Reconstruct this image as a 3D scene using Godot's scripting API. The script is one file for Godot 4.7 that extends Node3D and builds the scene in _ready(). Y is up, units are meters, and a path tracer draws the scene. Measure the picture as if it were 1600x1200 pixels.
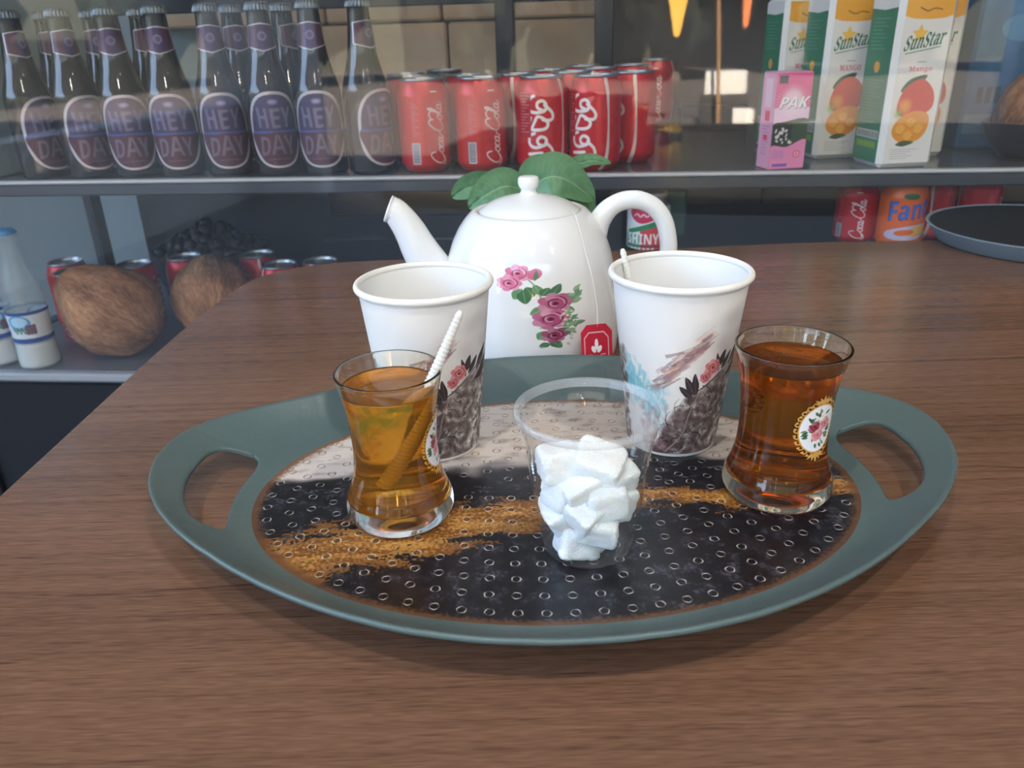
extends Node3D
# A tea tray on a walnut table in front of a glass display fridge. Units are metres, y is up.

const TABLE := 0.75
const FLOOR_IN := 0.757        # upper face of the tray's bottom
const SHELF := 0.807           # upper shelf of the fridge
const DECK := 0.5225           # lower deck of the fridge
const STEP := 0.70             # raised step on the lower deck
# fridge axes: along its front, and away from the viewer
const CE := Vector3(0.9948, 0, 0.1017)
const CN := Vector3(0.1017, 0, -0.9948)
const CO := Vector3(0, 0, -1.0285)
const CYAW := -0.1019

var rng := RandomNumberGenerator.new()
var used := {}

# ------------------------------------------------------------------ meshes
class MB:
	var v := PackedVector3Array()
	var n := PackedVector3Array()
	var uv := PackedVector2Array()
	var ix := PackedInt32Array()

	# rows[i][j]; the outward normal is (along i) x (along j)
	func grid(rows: Array, uvs: Array = [], closed := false) -> MB:
		var R := rows.size()
		var C: int = rows[0].size()
		var base := v.size()
		var nr := []
		for i in R:
			var up: PackedVector3Array = rows[mini(i + 1, R - 1)]
			var dn: PackedVector3Array = rows[maxi(i - 1, 0)]
			var me: PackedVector3Array = rows[i]
			var line := PackedVector3Array()
			for j in C:
				var a := j + 1
				var b := j - 1
				if closed:
					if a >= C: a = 1
					if b < 0: b = C - 2
				else:
					a = mini(a, C - 1)
					b = maxi(b, 0)
				var di := up[j] - dn[j]
				var dj := me[a] - me[b]
				line.append(di.cross(dj))
			nr.append(line)
		for i in R:
			var line: PackedVector3Array = nr[i]
			for j in C:
				var m: Vector3 = line[j]
				if m.length() < 1e-11:
					var o: PackedVector3Array = nr[i + 1] if i == 0 and R > 1 else nr[i - 1]
					m = Vector3.ZERO
					for k in C: m += o[k].normalized() if o[k].length() > 1e-14 else Vector3.ZERO
					if m.length() < 1e-6: m = Vector3.UP
				n.append(m.normalized())
				v.append(rows[i][j])
				uv.append(uvs[i][j] if uvs else Vector2(float(j) / (C - 1), 1.0 - float(i) / (R - 1)))
		for i in R - 1:
			for j in C - 1:
				var a := base + i * C + j
				ix.append_array([a, a + 1, a + C, a + 1, a + C + 1, a + C])
		return self

	func quad(a: Vector3, b: Vector3, c: Vector3, d: Vector3, uvs = null) -> MB:   # a b c d counter-clockwise seen from the front
		var base := v.size()
		var m := (b - a).cross(d - a).normalized()
		v.append_array([a, b, c, d])
		n.append_array([m, m, m, m])
		uv.append_array(uvs if uvs else [Vector2(0, 1), Vector2(1, 1), Vector2(1, 0), Vector2(0, 0)])
		ix.append_array([base, base + 2, base + 1, base, base + 3, base + 2])
		return self

	func tri(a: Vector3, b: Vector3, c: Vector3) -> MB:
		var base := v.size()
		var m := (b - a).cross(c - a).normalized()
		v.append_array([a, b, c])
		n.append_array([m, m, m])
		uv.append_array([Vector2(a.x, a.z), Vector2(b.x, b.z), Vector2(c.x, c.z)])
		ix.append_array([base, base + 2, base + 1])
		return self

	func box(c: Vector3, s: Vector3, bev := 0.0, t := Basis()) -> MB:
		var h := s / 2
		var b := minf(bev, minf(h.x, minf(h.y, h.z)) * 0.9)
		var ax := [Vector3.RIGHT, Vector3.UP, Vector3.BACK]
		for k in 3:
			for sg in [-1.0, 1.0]:
				var w: Vector3 = ax[k] * sg
				var p: Vector3 = ax[(k + 1) % 3] * sg
				var q: Vector3 = ax[(k + 2) % 3]
				var hw: float = h[k]
				var hp: float = h[(k + 1) % 3] - b
				var hq: float = h[(k + 2) % 3] - b
				quad(c + t * (w * hw - p * hp - q * hq), c + t * (w * hw + p * hp - q * hq), c + t * (w * hw + p * hp + q * hq), c + t * (w * hw - p * hp + q * hq))
		if b > 0:
			for k in 3:
				var l: Vector3 = ax[k] * (h[k] - b)
				var P: Vector3 = ax[(k + 1) % 3]
				var Q: Vector3 = ax[(k + 2) % 3]
				var hp: float = h[(k + 1) % 3]
				var hq: float = h[(k + 2) % 3]
				for sp in [-1.0, 1.0]:
					for sq in [-1.0, 1.0]:
						var o1: Vector3 = P * sp * hp + Q * sq * (hq - b)
						var o2: Vector3 = P * sp * (hp - b) + Q * sq * hq
						if sp * sq > 0: quad(c + t * (o1 - l), c + t * (o2 - l), c + t * (o2 + l), c + t * (o1 + l))
						else: quad(c + t * (o2 - l), c + t * (o1 - l), c + t * (o1 + l), c + t * (o2 + l))
			for sx in [-1.0, 1.0]:
				for sy in [-1.0, 1.0]:
					for sz in [-1.0, 1.0]:
						var A := Vector3(sx * h.x, sy * (h.y - b), sz * (h.z - b))
						var B := Vector3(sx * (h.x - b), sy * h.y, sz * (h.z - b))
						var C := Vector3(sx * (h.x - b), sy * (h.y - b), sz * h.z)
						if sx * sy * sz > 0: tri(c + t * A, c + t * B, c + t * C)
						else: tri(c + t * A, c + t * C, c + t * B)
		return self

	# profile of (radius, height), bottom to top on the outside; u grows to the right as seen from outside, u = 0.75 faces +z
	func lathe(prof: PackedVector2Array, seg := 48, c := Vector3.ZERO, wob = null) -> MB:
		var rows := []
		var uvs := []
		var lo := 1e9
		var hi := -1e9
		for p in prof:
			lo = minf(lo, p.y)
			hi = maxf(hi, p.y)
		for p in prof:
			var row := PackedVector3Array()
			var ur := PackedVector2Array()
			for j in seg + 1:
				var th := TAU * j / seg
				var r = p.x * (wob.call(th, p.y) if wob != null else 1.0)
				row.append(c + Vector3(r * cos(th), p.y, r * sin(th)))
				ur.append(Vector2(1.0 - float(j) / seg, 1.0 - (p.y - lo) / maxf(hi - lo, 1e-6)))
			rows.append(row)
			uvs.append(ur)
		return grid(rows, uvs, true)

	func tube(path: PackedVector3Array, rad: PackedFloat32Array, seg := 16, flat := 1.0, updir := Vector3.UP, caps := true) -> MB:
		var rows := []
		var N := path.size()
		var side := Vector3.ZERO
		for i in N:
			var t := (path[mini(i + 1, N - 1)] - path[maxi(i - 1, 0)]).normalized()
			var s := t.cross(updir)
			if s.length() < 0.05: s = side
			s = s.normalized()
			if side.length() > 0.5 and s.dot(side) < 0: s = -s
			side = s
			var u := s.cross(t).normalized()
			var r: float = rad[mini(i, rad.size() - 1)]
			var row := PackedVector3Array()
			for j in seg + 1:
				var a := -TAU * j / seg
				row.append(path[i] + s * r * cos(a) + u * r * flat * sin(a))
			if caps and i == 0:
				var z := PackedVector3Array()
				for j in seg + 1: z.append(path[0])
				rows.append(z)
				rows.append(row)
			rows.append(row)
			if caps and i == N - 1:
				rows.append(row)
				var z := PackedVector3Array()
				for j in seg + 1: z.append(path[N - 1])
				rows.append(z)
		return grid(rows, [], true)

	func mesh() -> ArrayMesh:
		var a := []
		a.resize(Mesh.ARRAY_MAX)
		a[Mesh.ARRAY_VERTEX] = v
		a[Mesh.ARRAY_NORMAL] = n
		a[Mesh.ARRAY_TEX_UV] = uv
		a[Mesh.ARRAY_INDEX] = ix
		var m := ArrayMesh.new()
		m.add_surface_from_arrays(Mesh.PRIMITIVE_TRIANGLES, a)
		return m


func V2(a: Array) -> PackedVector2Array:
	var o := PackedVector2Array()
	for i in range(0, a.size(), 2): o.append(Vector2(a[i], a[i + 1]))
	return o

func V3(a: Array) -> PackedVector3Array:
	var o := PackedVector3Array()
	for i in range(0, a.size(), 3): o.append(Vector3(a[i], a[i + 1], a[i + 2]))
	return o

func smooth2(p: PackedVector2Array, k := 5, closed := false) -> PackedVector2Array:
	var o := PackedVector2Array()
	var N := p.size()
	for i in (N if closed else N - 1):
		var a := p[(i - 1 + N) % N] if closed else p[maxi(i - 1, 0)]
		var d := p[(i + 2) % N] if closed else p[mini(i + 2, N - 1)]
		var b := p[i]
		var c := p[(i + 1) % N]
		for s in k: o.append(b.cubic_interpolate(c, a, d, float(s) / k))
	if not closed: o.append(p[N - 1])
	return o

func smooth3(p: PackedVector3Array, k := 5) -> PackedVector3Array:
	var o := PackedVector3Array()
	var N := p.size()
	for i in N - 1:
		for s in k: o.append(p[i].cubic_interpolate(p[i + 1], p[maxi(i - 1, 0)], p[mini(i + 2, N - 1)], float(s) / k))
	o.append(p[N - 1])
	return o

func lut(tab: Array, x: float) -> float:   # piecewise-linear table of [x, y, x, y ...]
	var k := 0
	while k < tab.size() - 4 and x > tab[k + 2]: k += 2
	var t := clampf((x - tab[k]) / (tab[k + 2] - tab[k]), 0, 1)
	return lerpf(tab[k + 1], tab[k + 3], t)

# ------------------------------------------------------------------ nodes
func numbered(called: String, where: Node) -> String:
	if not where.has_node(called): return called
	var k := 1
	while where.has_node("%s_%03d" % [called, k]): k += 1
	return "%s_%03d" % [called, k]

func obj(called: String, m: Variant, mt: Material, parent: Node = self, label := "") -> MeshInstance3D:
	var o := MeshInstance3D.new()
	o.mesh = m.mesh() if m is MB else m
	o.material_override = mt
	o.name = numbered(called, parent)
	parent.add_child(o, true)
	if label: o.set_meta("label", label)
	return o

func thing(called: String, label: String, category: String, at := Vector3.ZERO, turn := 0.0, group := "") -> Node3D:
	var o := Node3D.new()
	o.name = numbered(called, self)
	add_child(o, true)
	o.position = at
	o.rotation.y = turn
	tag(o, label, category, group)
	return o

func tag(o: Node, label: String, category: String, group := "") -> void:
	o.set_meta("label", label)
	o.set_meta("category", category)
	if group: o.set_meta("group", group)

func struct(called: String, m: Variant, mt: Material) -> MeshInstance3D:
	var o := obj(called, m, mt)
	o.set_meta("kind", "structure")
	return o

func dup(src: Node3D, label: String, at: Vector3, turn: float) -> Node3D:
	var o: Node3D = src.duplicate()
	o.name = numbered(String(src.name).rstrip("0123456789").trim_suffix("_"), self)
	add_child(o, true)
	o.position = at
	o.rotation.y = turn
	o.set_meta("label", label)
	return o

func cab(s: float, y: float, d: float) -> Vector3:
	return CO + CE * s + CN * d + Vector3(0, y, 0)

# ------------------------------------------------------------------ materials
func mat(c: Color, rough := 0.5, metal := 0.0, spec := 0.5) -> StandardMaterial3D:
	var m := StandardMaterial3D.new()
	m.albedo_color = c
	m.roughness = rough
	m.metallic = metal
	m.metallic_specular = spec
	return m

func rgb(r: int, g: int, b: int) -> Color:
	return Color8(r, g, b)

func tex_mat(img: Image, rough := 0.5, metal := 0.0) -> StandardMaterial3D:
	var m := mat(Color.WHITE, rough, metal)
	m.albedo_texture = ImageTexture.create_from_image(img)
	return m

func pane_mat(c: Color, a: float, rough := 0.02) -> StandardMaterial3D:
	var m := mat(Color(c, a), rough)
	m.transparency = BaseMaterial3D.TRANSPARENCY_ALPHA
	return m

func glass_mat(c: Color, refr := 0.05, rough := 0.0) -> StandardMaterial3D:
	var m := mat(Color(c, 0.0), rough)
	m.transparency = BaseMaterial3D.TRANSPARENCY_ALPHA
	m.refraction_enabled = true
	m.refraction_scale = refr
	return m

func noise(sd: int, freq: float, oct := 4, kind := FastNoiseLite.TYPE_SIMPLEX_SMOOTH) -> FastNoiseLite:
	var f := FastNoiseLite.new()
	f.seed = sd
	f.frequency = freq
	f.noise_type = kind
	f.fractal_octaves = oct
	return f

func noise_bytes(sd: int, w: int, h: int, freq: float, oct: int, W: int, H: int) -> PackedByteArray:
	var im := noise(sd, freq, oct).get_image(w, h, false, false, true)
	im.convert(Image.FORMAT_L8)
	if w != W or h != H: im.resize(W, H, Image.INTERPOLATE_CUBIC)
	return im.get_data()

func bump(m: StandardMaterial3D, sd: int, freq: float, depth_cm: float, scale := Vector3.ONE, tri := true) -> void:
	var nt := NoiseTexture2D.new()
	nt.width = 256
	nt.height = 256
	nt.seamless = true
	nt.noise = noise(sd, freq, 4)
	m.heightmap_enabled = true
	m.heightmap_texture = nt
	m.heightmap_scale = depth_cm
	if tri:
		m.uv1_triplanar = true
		m.uv1_scale = scale

# ------------------------------------------------------------------ painting of print
class Paint:
	var img: Image
	var w: int
	var h: int
	func _init(W: int, H: int, c: Color) -> void:
		w = W
		h = H
		img = Image.create(W, H, false, Image.FORMAT_RGBA8)
		img.fill(c)
	func span(x0: int, x1: int, y: int, c: Color) -> void:
		if y < 0 or y >= h: return
		x0 = maxi(x0, 0)
		x1 = mini(x1, w)
		if x1 <= x0: return
		if c.a >= 0.999:
			img.fill_rect(Rect2i(x0, y, x1 - x0, 1), c)
		else:
			for x in range(x0, x1): img.set_pixel(x, y, img.get_pixel(x, y).blend(c))
	func poly(p: PackedVector2Array, c: Color) -> void:
		var lo := 1e9
		var hi := -1e9
		for q in p:
			lo = minf(lo, q.y)
			hi = maxf(hi, q.y)
		for y in range(maxi(0, floori(lo)), mini(h, ceili(hi) + 1)):
			var yy := y + 0.5
			var xs := []
			for i in p.size():
				var a := p[i]
				var b := p[(i + 1) % p.size()]
				if (a.y <= yy) != (b.y <= yy): xs.append(a.x + (yy - a.y) / (b.y - a.y) * (b.x - a.x))
			xs.sort()
			for k in range(0, xs.size() - 1, 2): span(roundi(xs[k]), roundi(xs[k + 1]), y, c)
	func ell(c: Vector2, rx: float, ry: float, col: Color, rot := 0.0, seg := 28) -> void:
		var p := PackedVector2Array()
		for i in seg:
			var a := TAU * i / seg
			p.append(c + Vector2(rx * cos(a), ry * sin(a)).rotated(rot))
		poly(p, col)
	func rect(x: float, y: float, ww: float, hh: float, c: Color) -> void:
		poly(PackedVector2Array([Vector2(x, y), Vector2(x + ww, y), Vector2(x + ww, y + hh), Vector2(x, y + hh)]), c)
	func stroke(p: PackedVector2Array, wd: float, c: Color, w_end := -1.0) -> void:
		var we := wd if w_end < 0 else w_end
		for i in p.size() - 1:
			var a := p[i]
			var b := p[i + 1]
			var r0 := lerpf(wd, we, float(i) / p.size()) / 2
			var r1 := lerpf(wd, we, float(i + 1) / p.size()) / 2
			if a.distance_to(b) < 0.01: continue
			var q := (b - a).normalized().orthogonal()
			poly(PackedVector2Array([a + q * r0, b + q * r1, b - q * r1, a - q * r0]), c)
			if c.a > 0.99 and r1 > 0.7: ell(b, r1, r1, c, 0, 10)
		if c.a > 0.99 and wd > 1.4: ell(p[0], wd / 2, wd / 2, c, 0, 10)
	func curve(pts: PackedVector2Array, k := 6, closed := false) -> PackedVector2Array:
		var o := PackedVector2Array()
		var N := pts.size()
		for i in (N if closed else N - 1):
			var a := pts[(i - 1 + N) % N] if closed else pts[maxi(i - 1, 0)]
			var d := pts[(i + 2) % N] if closed else pts[mini(i + 2, N - 1)]
			for s in k: o.append(pts[i].cubic_interpolate(pts[(i + 1) % N], a, d, float(s) / k))
		o.append(pts[0] if closed else pts[N - 1])
		return o
	func soft(c: Vector2, r: float, col: Color) -> void:
		var d := maxi(3, int(r * 2))
		var b := Image.create(24, 24, false, Image.FORMAT_RGBA8)
		for y in 24:
			for x in 24:
				var t := clampf(1.0 - Vector2(x - 11.5, y - 11.5).length() / 12.0, 0, 1)
				b.set_pixel(x, y, Color(col, col.a * t * t * (3 - 2 * t)))
		b.resize(d, d, Image.INTERPOLATE_BILINEAR)
		img.blend_rect(b, Rect2i(0, 0, d, d), Vector2i(c - Vector2(r, r)))
	# fills the parallelogram with origin o (lower left of the writing), x axis ax, y axis ay (upwards), stretched to the box
	func text(s: String, o: Vector2, ax: Vector2, ay: Vector2, c: Color, bold := true, serif := false, shear := 0.0) -> void:
		var tm := TextMesh.new()
		var f := SystemFont.new()
		f.font_names = PackedStringArray(["Droid Serif" if serif else "Droid Sans"])
		f.font_weight = 700 if bold else 400
		tm.font = f
		tm.font_size = 64
		tm.depth = 0.0
		tm.text = s
		var a := tm.get_mesh_arrays()
		var vv: PackedVector3Array = a[Mesh.ARRAY_VERTEX]
		var id: PackedInt32Array = a[Mesh.ARRAY_INDEX] if a[Mesh.ARRAY_INDEX] != null else PackedInt32Array(range(vv.size()))
		if vv.is_empty(): return
		var lo := Vector2(1e9, 1e9)
		var hi := -lo
		for q in vv:
			lo = lo.min(Vector2(q.x, q.y))
			hi = hi.max(Vector2(q.x, q.y))
		var sz := hi - lo
		for i in range(0, id.size(), 3):
			var p := PackedVector2Array()
			for k in 3:
				var q := vv[id[i + k]]
				var t := (Vector2(q.x, q.y) - lo) / sz
				p.append(o + ax * (t.x + shear * t.y) + ay * t.y)
			poly(p, c)
	func rose(c: Vector2, r: float, col: Color) -> void:
		for k in 7:
			var a := TAU * k / 7.0
			ell(c + Vector2(cos(a), sin(a)) * r * 0.55, r * 0.52, r * 0.42, col.lerp(Color.WHITE, 0.12 + 0.2 * (k % 2)), a)
		ell(c, r * 0.62, r * 0.6, col)
		for k in 5:
			var a := 1.3 * k
			var p := PackedVector2Array()
			for t in 9: p.append(c + Vector2.from_angle(a + t * 0.32) * r * (0.16 + 0.13 * k))
			stroke(p, maxf(1.0, r * 0.09), col.darkened(0.35) if k % 2 == 0 else col.lerp(Color.WHITE, 0.45))
		ell(c, r * 0.14, r * 0.14, col.darkened(0.45))
	func leaf(a: Vector2, b: Vector2, wd: float, col: Color) -> void:
		var q := (b - a).orthogonal().normalized() * wd / 2
		poly(curve(PackedVector2Array([a, a.lerp(b, 0.35) + q, a.lerp(b, 0.75) + q * 0.7, b, a.lerp(b, 0.75) - q * 0.7, a.lerp(b, 0.35) - q]), 4, true), col)
		stroke(PackedVector2Array([a, b]), maxf(1.0, wd * 0.07), col.lightened(0.25))
	func out(halve := true) -> Image:
		if halve: img.shrink_x2()
		return img


func _ready() -> void:
	rng.seed = 7
	setup()
	shell()
	outside()
	table()
	fridge()
	tray()
	teapot()
	leaves()
	paper_cups()
	tea_glasses()
	sugar()
	drinks()
	lower_goods()

# ------------------------------------------------------------------ camera, sky, sun, exposure
func setup() -> void:
	var cam := Camera3D.new()
	cam.name = "camera"
	cam.position = Vector3(0, 0.972, 0)
	cam.rotation = Vector3(deg_to_rad(-24.0), 0, -0.03)
	cam.near = 0.01
	cam.far = 200.0
	var at := CameraAttributesPhysical.new()
	at.frustum_focal_length = 24.6
	at.frustum_focus_distance = 0.42
	at.frustum_near = 0.01
	at.frustum_far = 200.0
	at.exposure_aperture = 16.0
	cam.attributes = at
	cam.fov = rad_to_deg(2.0 * atan(600.0 / 1230.0))
	add_child(cam)
	cam.current = true
	var we := WorldEnvironment.new()
	we.name = "world_environment"
	var e := Environment.new()
	e.background_mode = Environment.BG_SKY
	var sky := Sky.new()
	var sm := ProceduralSkyMaterial.new()
	sm.sky_top_color = Color(0.57, 0.70, 0.87)
	sm.sky_horizon_color = Color(0.87, 0.93, 0.98)
	sm.ground_bottom_color = Color(0.45, 0.43, 0.40)
	sm.ground_horizon_color = Color(0.62, 0.62, 0.60)
	sm.energy_multiplier = 1.0
	sky.sky_material = sm
	e.sky = sky
	e.background_energy_multiplier = 4.0
	e.tonemap_mode = Environment.TONE_MAPPER_LINEAR
	e.tonemap_exposure = 2.55
	e.sdfgi_enabled = true
	e.ssao_enabled = true
	e.ssil_enabled = true
	we.environment = e
	add_child(we)
	var sun := DirectionalLight3D.new()
	sun.name = "sun"
	sun.light_energy = 20.0
	sun.light_color = Color(1.0, 0.95, 0.87)
	sun.light_angular_distance = 0.5
	sun.shadow_enabled = true
	add_child(sun)
	sun.look_at_from_position(Vector3.ZERO, Vector3(-0.12, -0.85, 0.62), Vector3.UP)   # high, from behind the building

# ------------------------------------------------------------------ the room
func shell() -> void:
	var white := mat(rgb(214, 210, 203), 0.9)
	var floor_m := mat(rgb(86, 82, 80), 0.6)
	bump(floor_m, 3, 0.02, 0.1, Vector3(2, 2, 2))
	struct("floor", MB.new().box(Vector3(0, -0.1, 0.6), Vector3(5.6, 0.2, 5.2)), floor_m)
	struct("ceiling", MB.new().box(Vector3(0, 2.8, 0.6), Vector3(5.8, 0.2, 5.2)), white)
	# left wall with a wide window opening
	var l := MB.new()
	l.box(Vector3(-2.7, 0.3, 0.6), Vector3(0.2, 0.6, 5.2))
	l.box(Vector3(-2.7, 2.6, 0.6), Vector3(0.2, 0.2, 5.2))
	l.box(Vector3(-2.7, 1.55, -1.45), Vector3(0.2, 1.9, 1.1))
	l.box(Vector3(-2.7, 1.55, 3.12), Vector3(0.2, 1.9, 0.16))
	struct("wall_left", l, white)
	struct("wall_right", MB.new().box(Vector3(2.7, 1.35, 0.6), Vector3(0.2, 2.7, 5.2)), white)
	# shop front behind the viewer, open to the street
	var f := MB.new()
	f.box(Vector3(-2.35, 1.35, 3.1), Vector3(0.5, 2.7, 0.2))
	f.box(Vector3(2.3, 1.35, 3.1), Vector3(0.6, 2.7, 0.2))
	f.box(Vector3(0, 2.6, 3.1), Vector3(4.2, 0.2, 0.2))
	struct("wall_front", f, white)
	# back wall of tan stone behind the fridge
	var wb := struct("wall_back", MB.new().box(Vector3(0, 1.35, 0), Vector3(6.2, 2.7, 0.16)), mat(rgb(124, 138, 144), 0.95))
	wb.position = cab(0, 0, 0.74)
	wb.rotation.y = CYAW
	var sm := []
	for c in [[226, 200, 170], [214, 190, 160], [232, 206, 178], [206, 182, 154]]:
		var m := mat(rgb(c[0], c[1], c[2]), 0.85)
		bump(m, 11, 0.03, 0.12, Vector3(5, 5, 5))
		sm.append(m)
	var meshes := []
	for w in [0.296, 0.226, 0.386]: meshes.append([w, MB.new().box(Vector3.ZERO, Vector3(w, 0.131, 0.03), 0.004).mesh()])
	for row in 8:
		var x := -0.80 + 0.11 * ((row * 5) % 4)
		while x < 1.3:
			var k := rng.randi_range(0, 2)
			var o := obj("stone_block", meshes[k][1], sm[rng.randi_range(0, 3)], wb)
			o.position = Vector3(x + meshes[k][0] / 2, 0.5245 + 0.135 * row, 0.085 + rng.randf() * 0.006)
			x += meshes[k][0] + 0.005
	# ceiling downlights
	for p in [Vector3(-0.5, 2.7, 0.5), Vector3(0.65, 2.7, 0.45), Vector3(0.1, 2.7, 1.7), Vector3(1.5, 2.7, 1.5)]:
		var t := thing("ceiling_light", "round recessed downlight in the white ceiling, " + ("left of the table" if p.x < 0 else "nearest the right wall" if p.x > 1 else "above the right of the table" if p.z < 1 else "nearest the shop front"), "light", p, 0, "ceiling downlights")
		obj("trim_ring", MB.new().lathe(V2([0.045, 0, 0.06, 0, 0.06, -0.006, 0.046, -0.008, 0.044, 0]), 32), mat(Color(0.8, 0.8, 0.8), 0.4), t)
		var g := mat(Color(1, 0.97, 0.9), 0.5)
		g.emission_enabled = true
		g.emission = Color(1, 0.96, 0.88)
		g.emission_energy_multiplier = 25.0
		obj("lamp_disc", MB.new().lathe(V2([0, -0.004, 0.042, -0.004, 0.043, -0.002, 0.043, 0, 0, 0]), 32), g, t)
		var om := SpotLight3D.new()
		om.name = "lamp"
		om.position = Vector3(0, -0.02, 0)
		om.rotation.x = -PI / 2
		om.spot_angle = 70
		om.light_energy = 0.5
		om.light_size = 0.04
		om.light_color = Color(1, 0.97, 0.92)
		om.spot_range = 8
		om.spot_attenuation = 2
		om.shadow_enabled = true
		t.add_child(om)

func outside() -> void:
	var soil := mat(rgb(58, 53, 49), 0.95)
	bump(soil, 5, 0.03, 0.5, Vector3(1, 1, 1))
	struct("floor_outside", MB.new().box(Vector3(0, -0.16, 14.2), Vector3(60, 0.2, 22.0)), soil)
	struct("floor_outside_left", MB.new().box(Vector3(-16.4, -0.16, -1.3), Vector3(27.2, 0.2, 9.0)), soil)
	var gw := mat(rgb(58, 60, 50), 0.95)
	bump(gw, 9, 0.05, 1.0, Vector3(1, 1, 1))
	struct("wall_added_yard", MB.new().box(Vector3(0, 1.6, 24.6), Vector3(50, 3.4, 0.3)), gw)  # added dark backdrop, keeps the bright horizon out of the pane reflection
	struct("wall_added_yard_left", MB.new().box(Vector3(-12.0, 0.5, 6.0), Vector3(0.3, 1.2, 22)), gw)  # added low wall, dims the left of the pane reflection
	var sun_patch := mat(rgb(240, 236, 228), 0.8)  # pale colour of added blocks stands in for sun patches mirrored in the pane
	for q in [[0.768, 8.1, 0.465, 0.25, 0.255, "added pale block on a dark plinth standing in for a sun patch in the yard outside"], [0.87, 6.5, 0.20, 0.14, 0.083, "small added pale block standing in for a sun patch in the yard outside"], [1.32, 5.5, 0.25, 0.12, 0.063, "low added pale block standing in for a sun patch in the yard, nearest the shop front"]]:
		var s := obj("stone_block", MB.new().box(Vector3.ZERO, Vector3(q[2], q[3], 0.2), 0.008), sun_patch)
		s.position = Vector3(q[0], q[4] + q[3] / 2, q[1])
		tag(s, q[5], "added_block")
	for q in [[0.768, 8.1, 0.255, "dark plinth under the large added pale block in the yard"], [0.87, 6.5, 0.083, "dark plinth under the small added pale block in the yard"], [1.32, 5.5, 0.063, "dark plinth under the added pale block nearest the shop front"]]:
		var pl := obj("plinth", MB.new().box(Vector3(0, 0, 0), Vector3(0.55, q[2] + 0.06, 0.3), 0.01), soil)
		pl.position = Vector3(q[0], (q[2] - 0.06) / 2, q[1])
		tag(pl, q[3], "plinth")
	var yp := mat(rgb(226, 176, 60), 0.7)
	var bn := obj("banner", MB.new().grid([PackedVector3Array([Vector3(-0.03, 0.9, 0), Vector3(0.0, 0.88, 0.01), Vector3(0.03, 0.9, 0)]), PackedVector3Array([Vector3(-0.09, 1.2, 0), Vector3(0.0, 1.2, 0.02), Vector3(0.09, 1.2, 0)]), PackedVector3Array([Vector3(-0.16, 1.7, 0), Vector3(0.0, 1.7, 0.02), Vector3(0.15, 1.7, 0)])]), yp)
	bn.position = Vector3(0.18, 0, 8.0)
	tag(bn, "yellow cloth banner hanging in the yard outside", "banner")
	var bo := obj("banner", MB.new().grid([PackedVector3Array([Vector3(-0.02, 0.96, 0), Vector3(0.03, 0.98, 0)]), PackedVector3Array([Vector3(-0.05, 1.3, 0), Vector3(0.05, 1.3, 0.01)])]), mat(rgb(222, 122, 62), 0.7))
	bo.position = Vector3(0.93, 0, 8.0)
	tag(bo, "small orange cloth hanging in the yard outside", "banner")
	var po := obj("pole", MB.new().tube(V3([0.70, -0.06, 7.8, 0.66, 0.6, 7.8, 0.585, 1.6, 7.8, 0.56, 2.6, 7.8]), PackedFloat32Array([0.022, 0.02, 0.018, 0.014]), 10), mat(rgb(150, 112, 70), 0.8))
	tag(po, "thin wooden pole standing in the yard outside", "pole")
	var fol := mat(rgb(34, 41, 30), 0.95)
	bump(fol, 8, 0.05, 4.0, Vector3(1.5, 1.5, 1.5))
	var trunk := mat(rgb(92, 84, 74), 0.95)
	var nz := noise(21, 1.3, 4)
	var k := 0
	for q in [[-12.5, 17, "far left of the row across the yard"], [-8.3, 16.6, "second from the left across the yard"], [-4.1, 17.2, "third from the left across the yard"], [0.1, 16.8, "straight across the yard from the shop front"], [4.3, 17.2, "third from the right across the yard"], [8.5, 16.7, "second from the right across the yard"], [-6.2, 21.5, "added tall behind the gap at the left of the row"], [-2.0, 21.5, "added tall behind the gap left of the middle of the row"], [2.2, 21.5, "added tall behind the gap right of the middle of the row"], [6.4, 21.5, "added tall behind the gap at the right of the row"], [-9.0, 6.0, "outside the left window, nearest the street"], [-9.2, 1.8, "outside the left window, in the middle"], [-9.0, -2.4, "outside the left window, furthest from the street"]]:  # back row added to close sky gaps mirrored in the pane
		var c := Vector3(q[0], 0, q[1])
		var hh := 1.35 if k > 5 and k < 10 else (0.42 if k >= 10 else 1.0)
		var rows := []
		for i in 33:
			var row := PackedVector3Array()
			for j in 65:
				var d := Vector3(cos(TAU * j / 64.0) * sin(PI * i / 32.0), -cos(PI * i / 32.0), sin(TAU * j / 64.0) * sin(PI * i / 32.0))
				row.append(Vector3(0, 3.9 * hh, 0) + d * Vector3(1.9, 3.6 * hh, 1.8) * (0.92 + 0.2 * nz.get_noise_3dv(d * 1.5 + c) + 0.10 * nz.get_noise_3dv(d * 5.0 + c)))
			rows.append(row)
		var t := thing("tree", ("dark leafy tree " if k < 10 else "low dark leafy tree added ") + q[2], "tree", c)  # trees at the left window added to weaken the haze on the pane
		obj("crown", MB.new().grid(rows, [], true), fol, t)
		obj("trunk", MB.new().tube(V3([0, -0.05, 0, 0.05, 0.6, 0, 0, 1.6, 0]), PackedFloat32Array([0.28, 0.2, 0.16]), 14), trunk, t)
		k += 1

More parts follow.
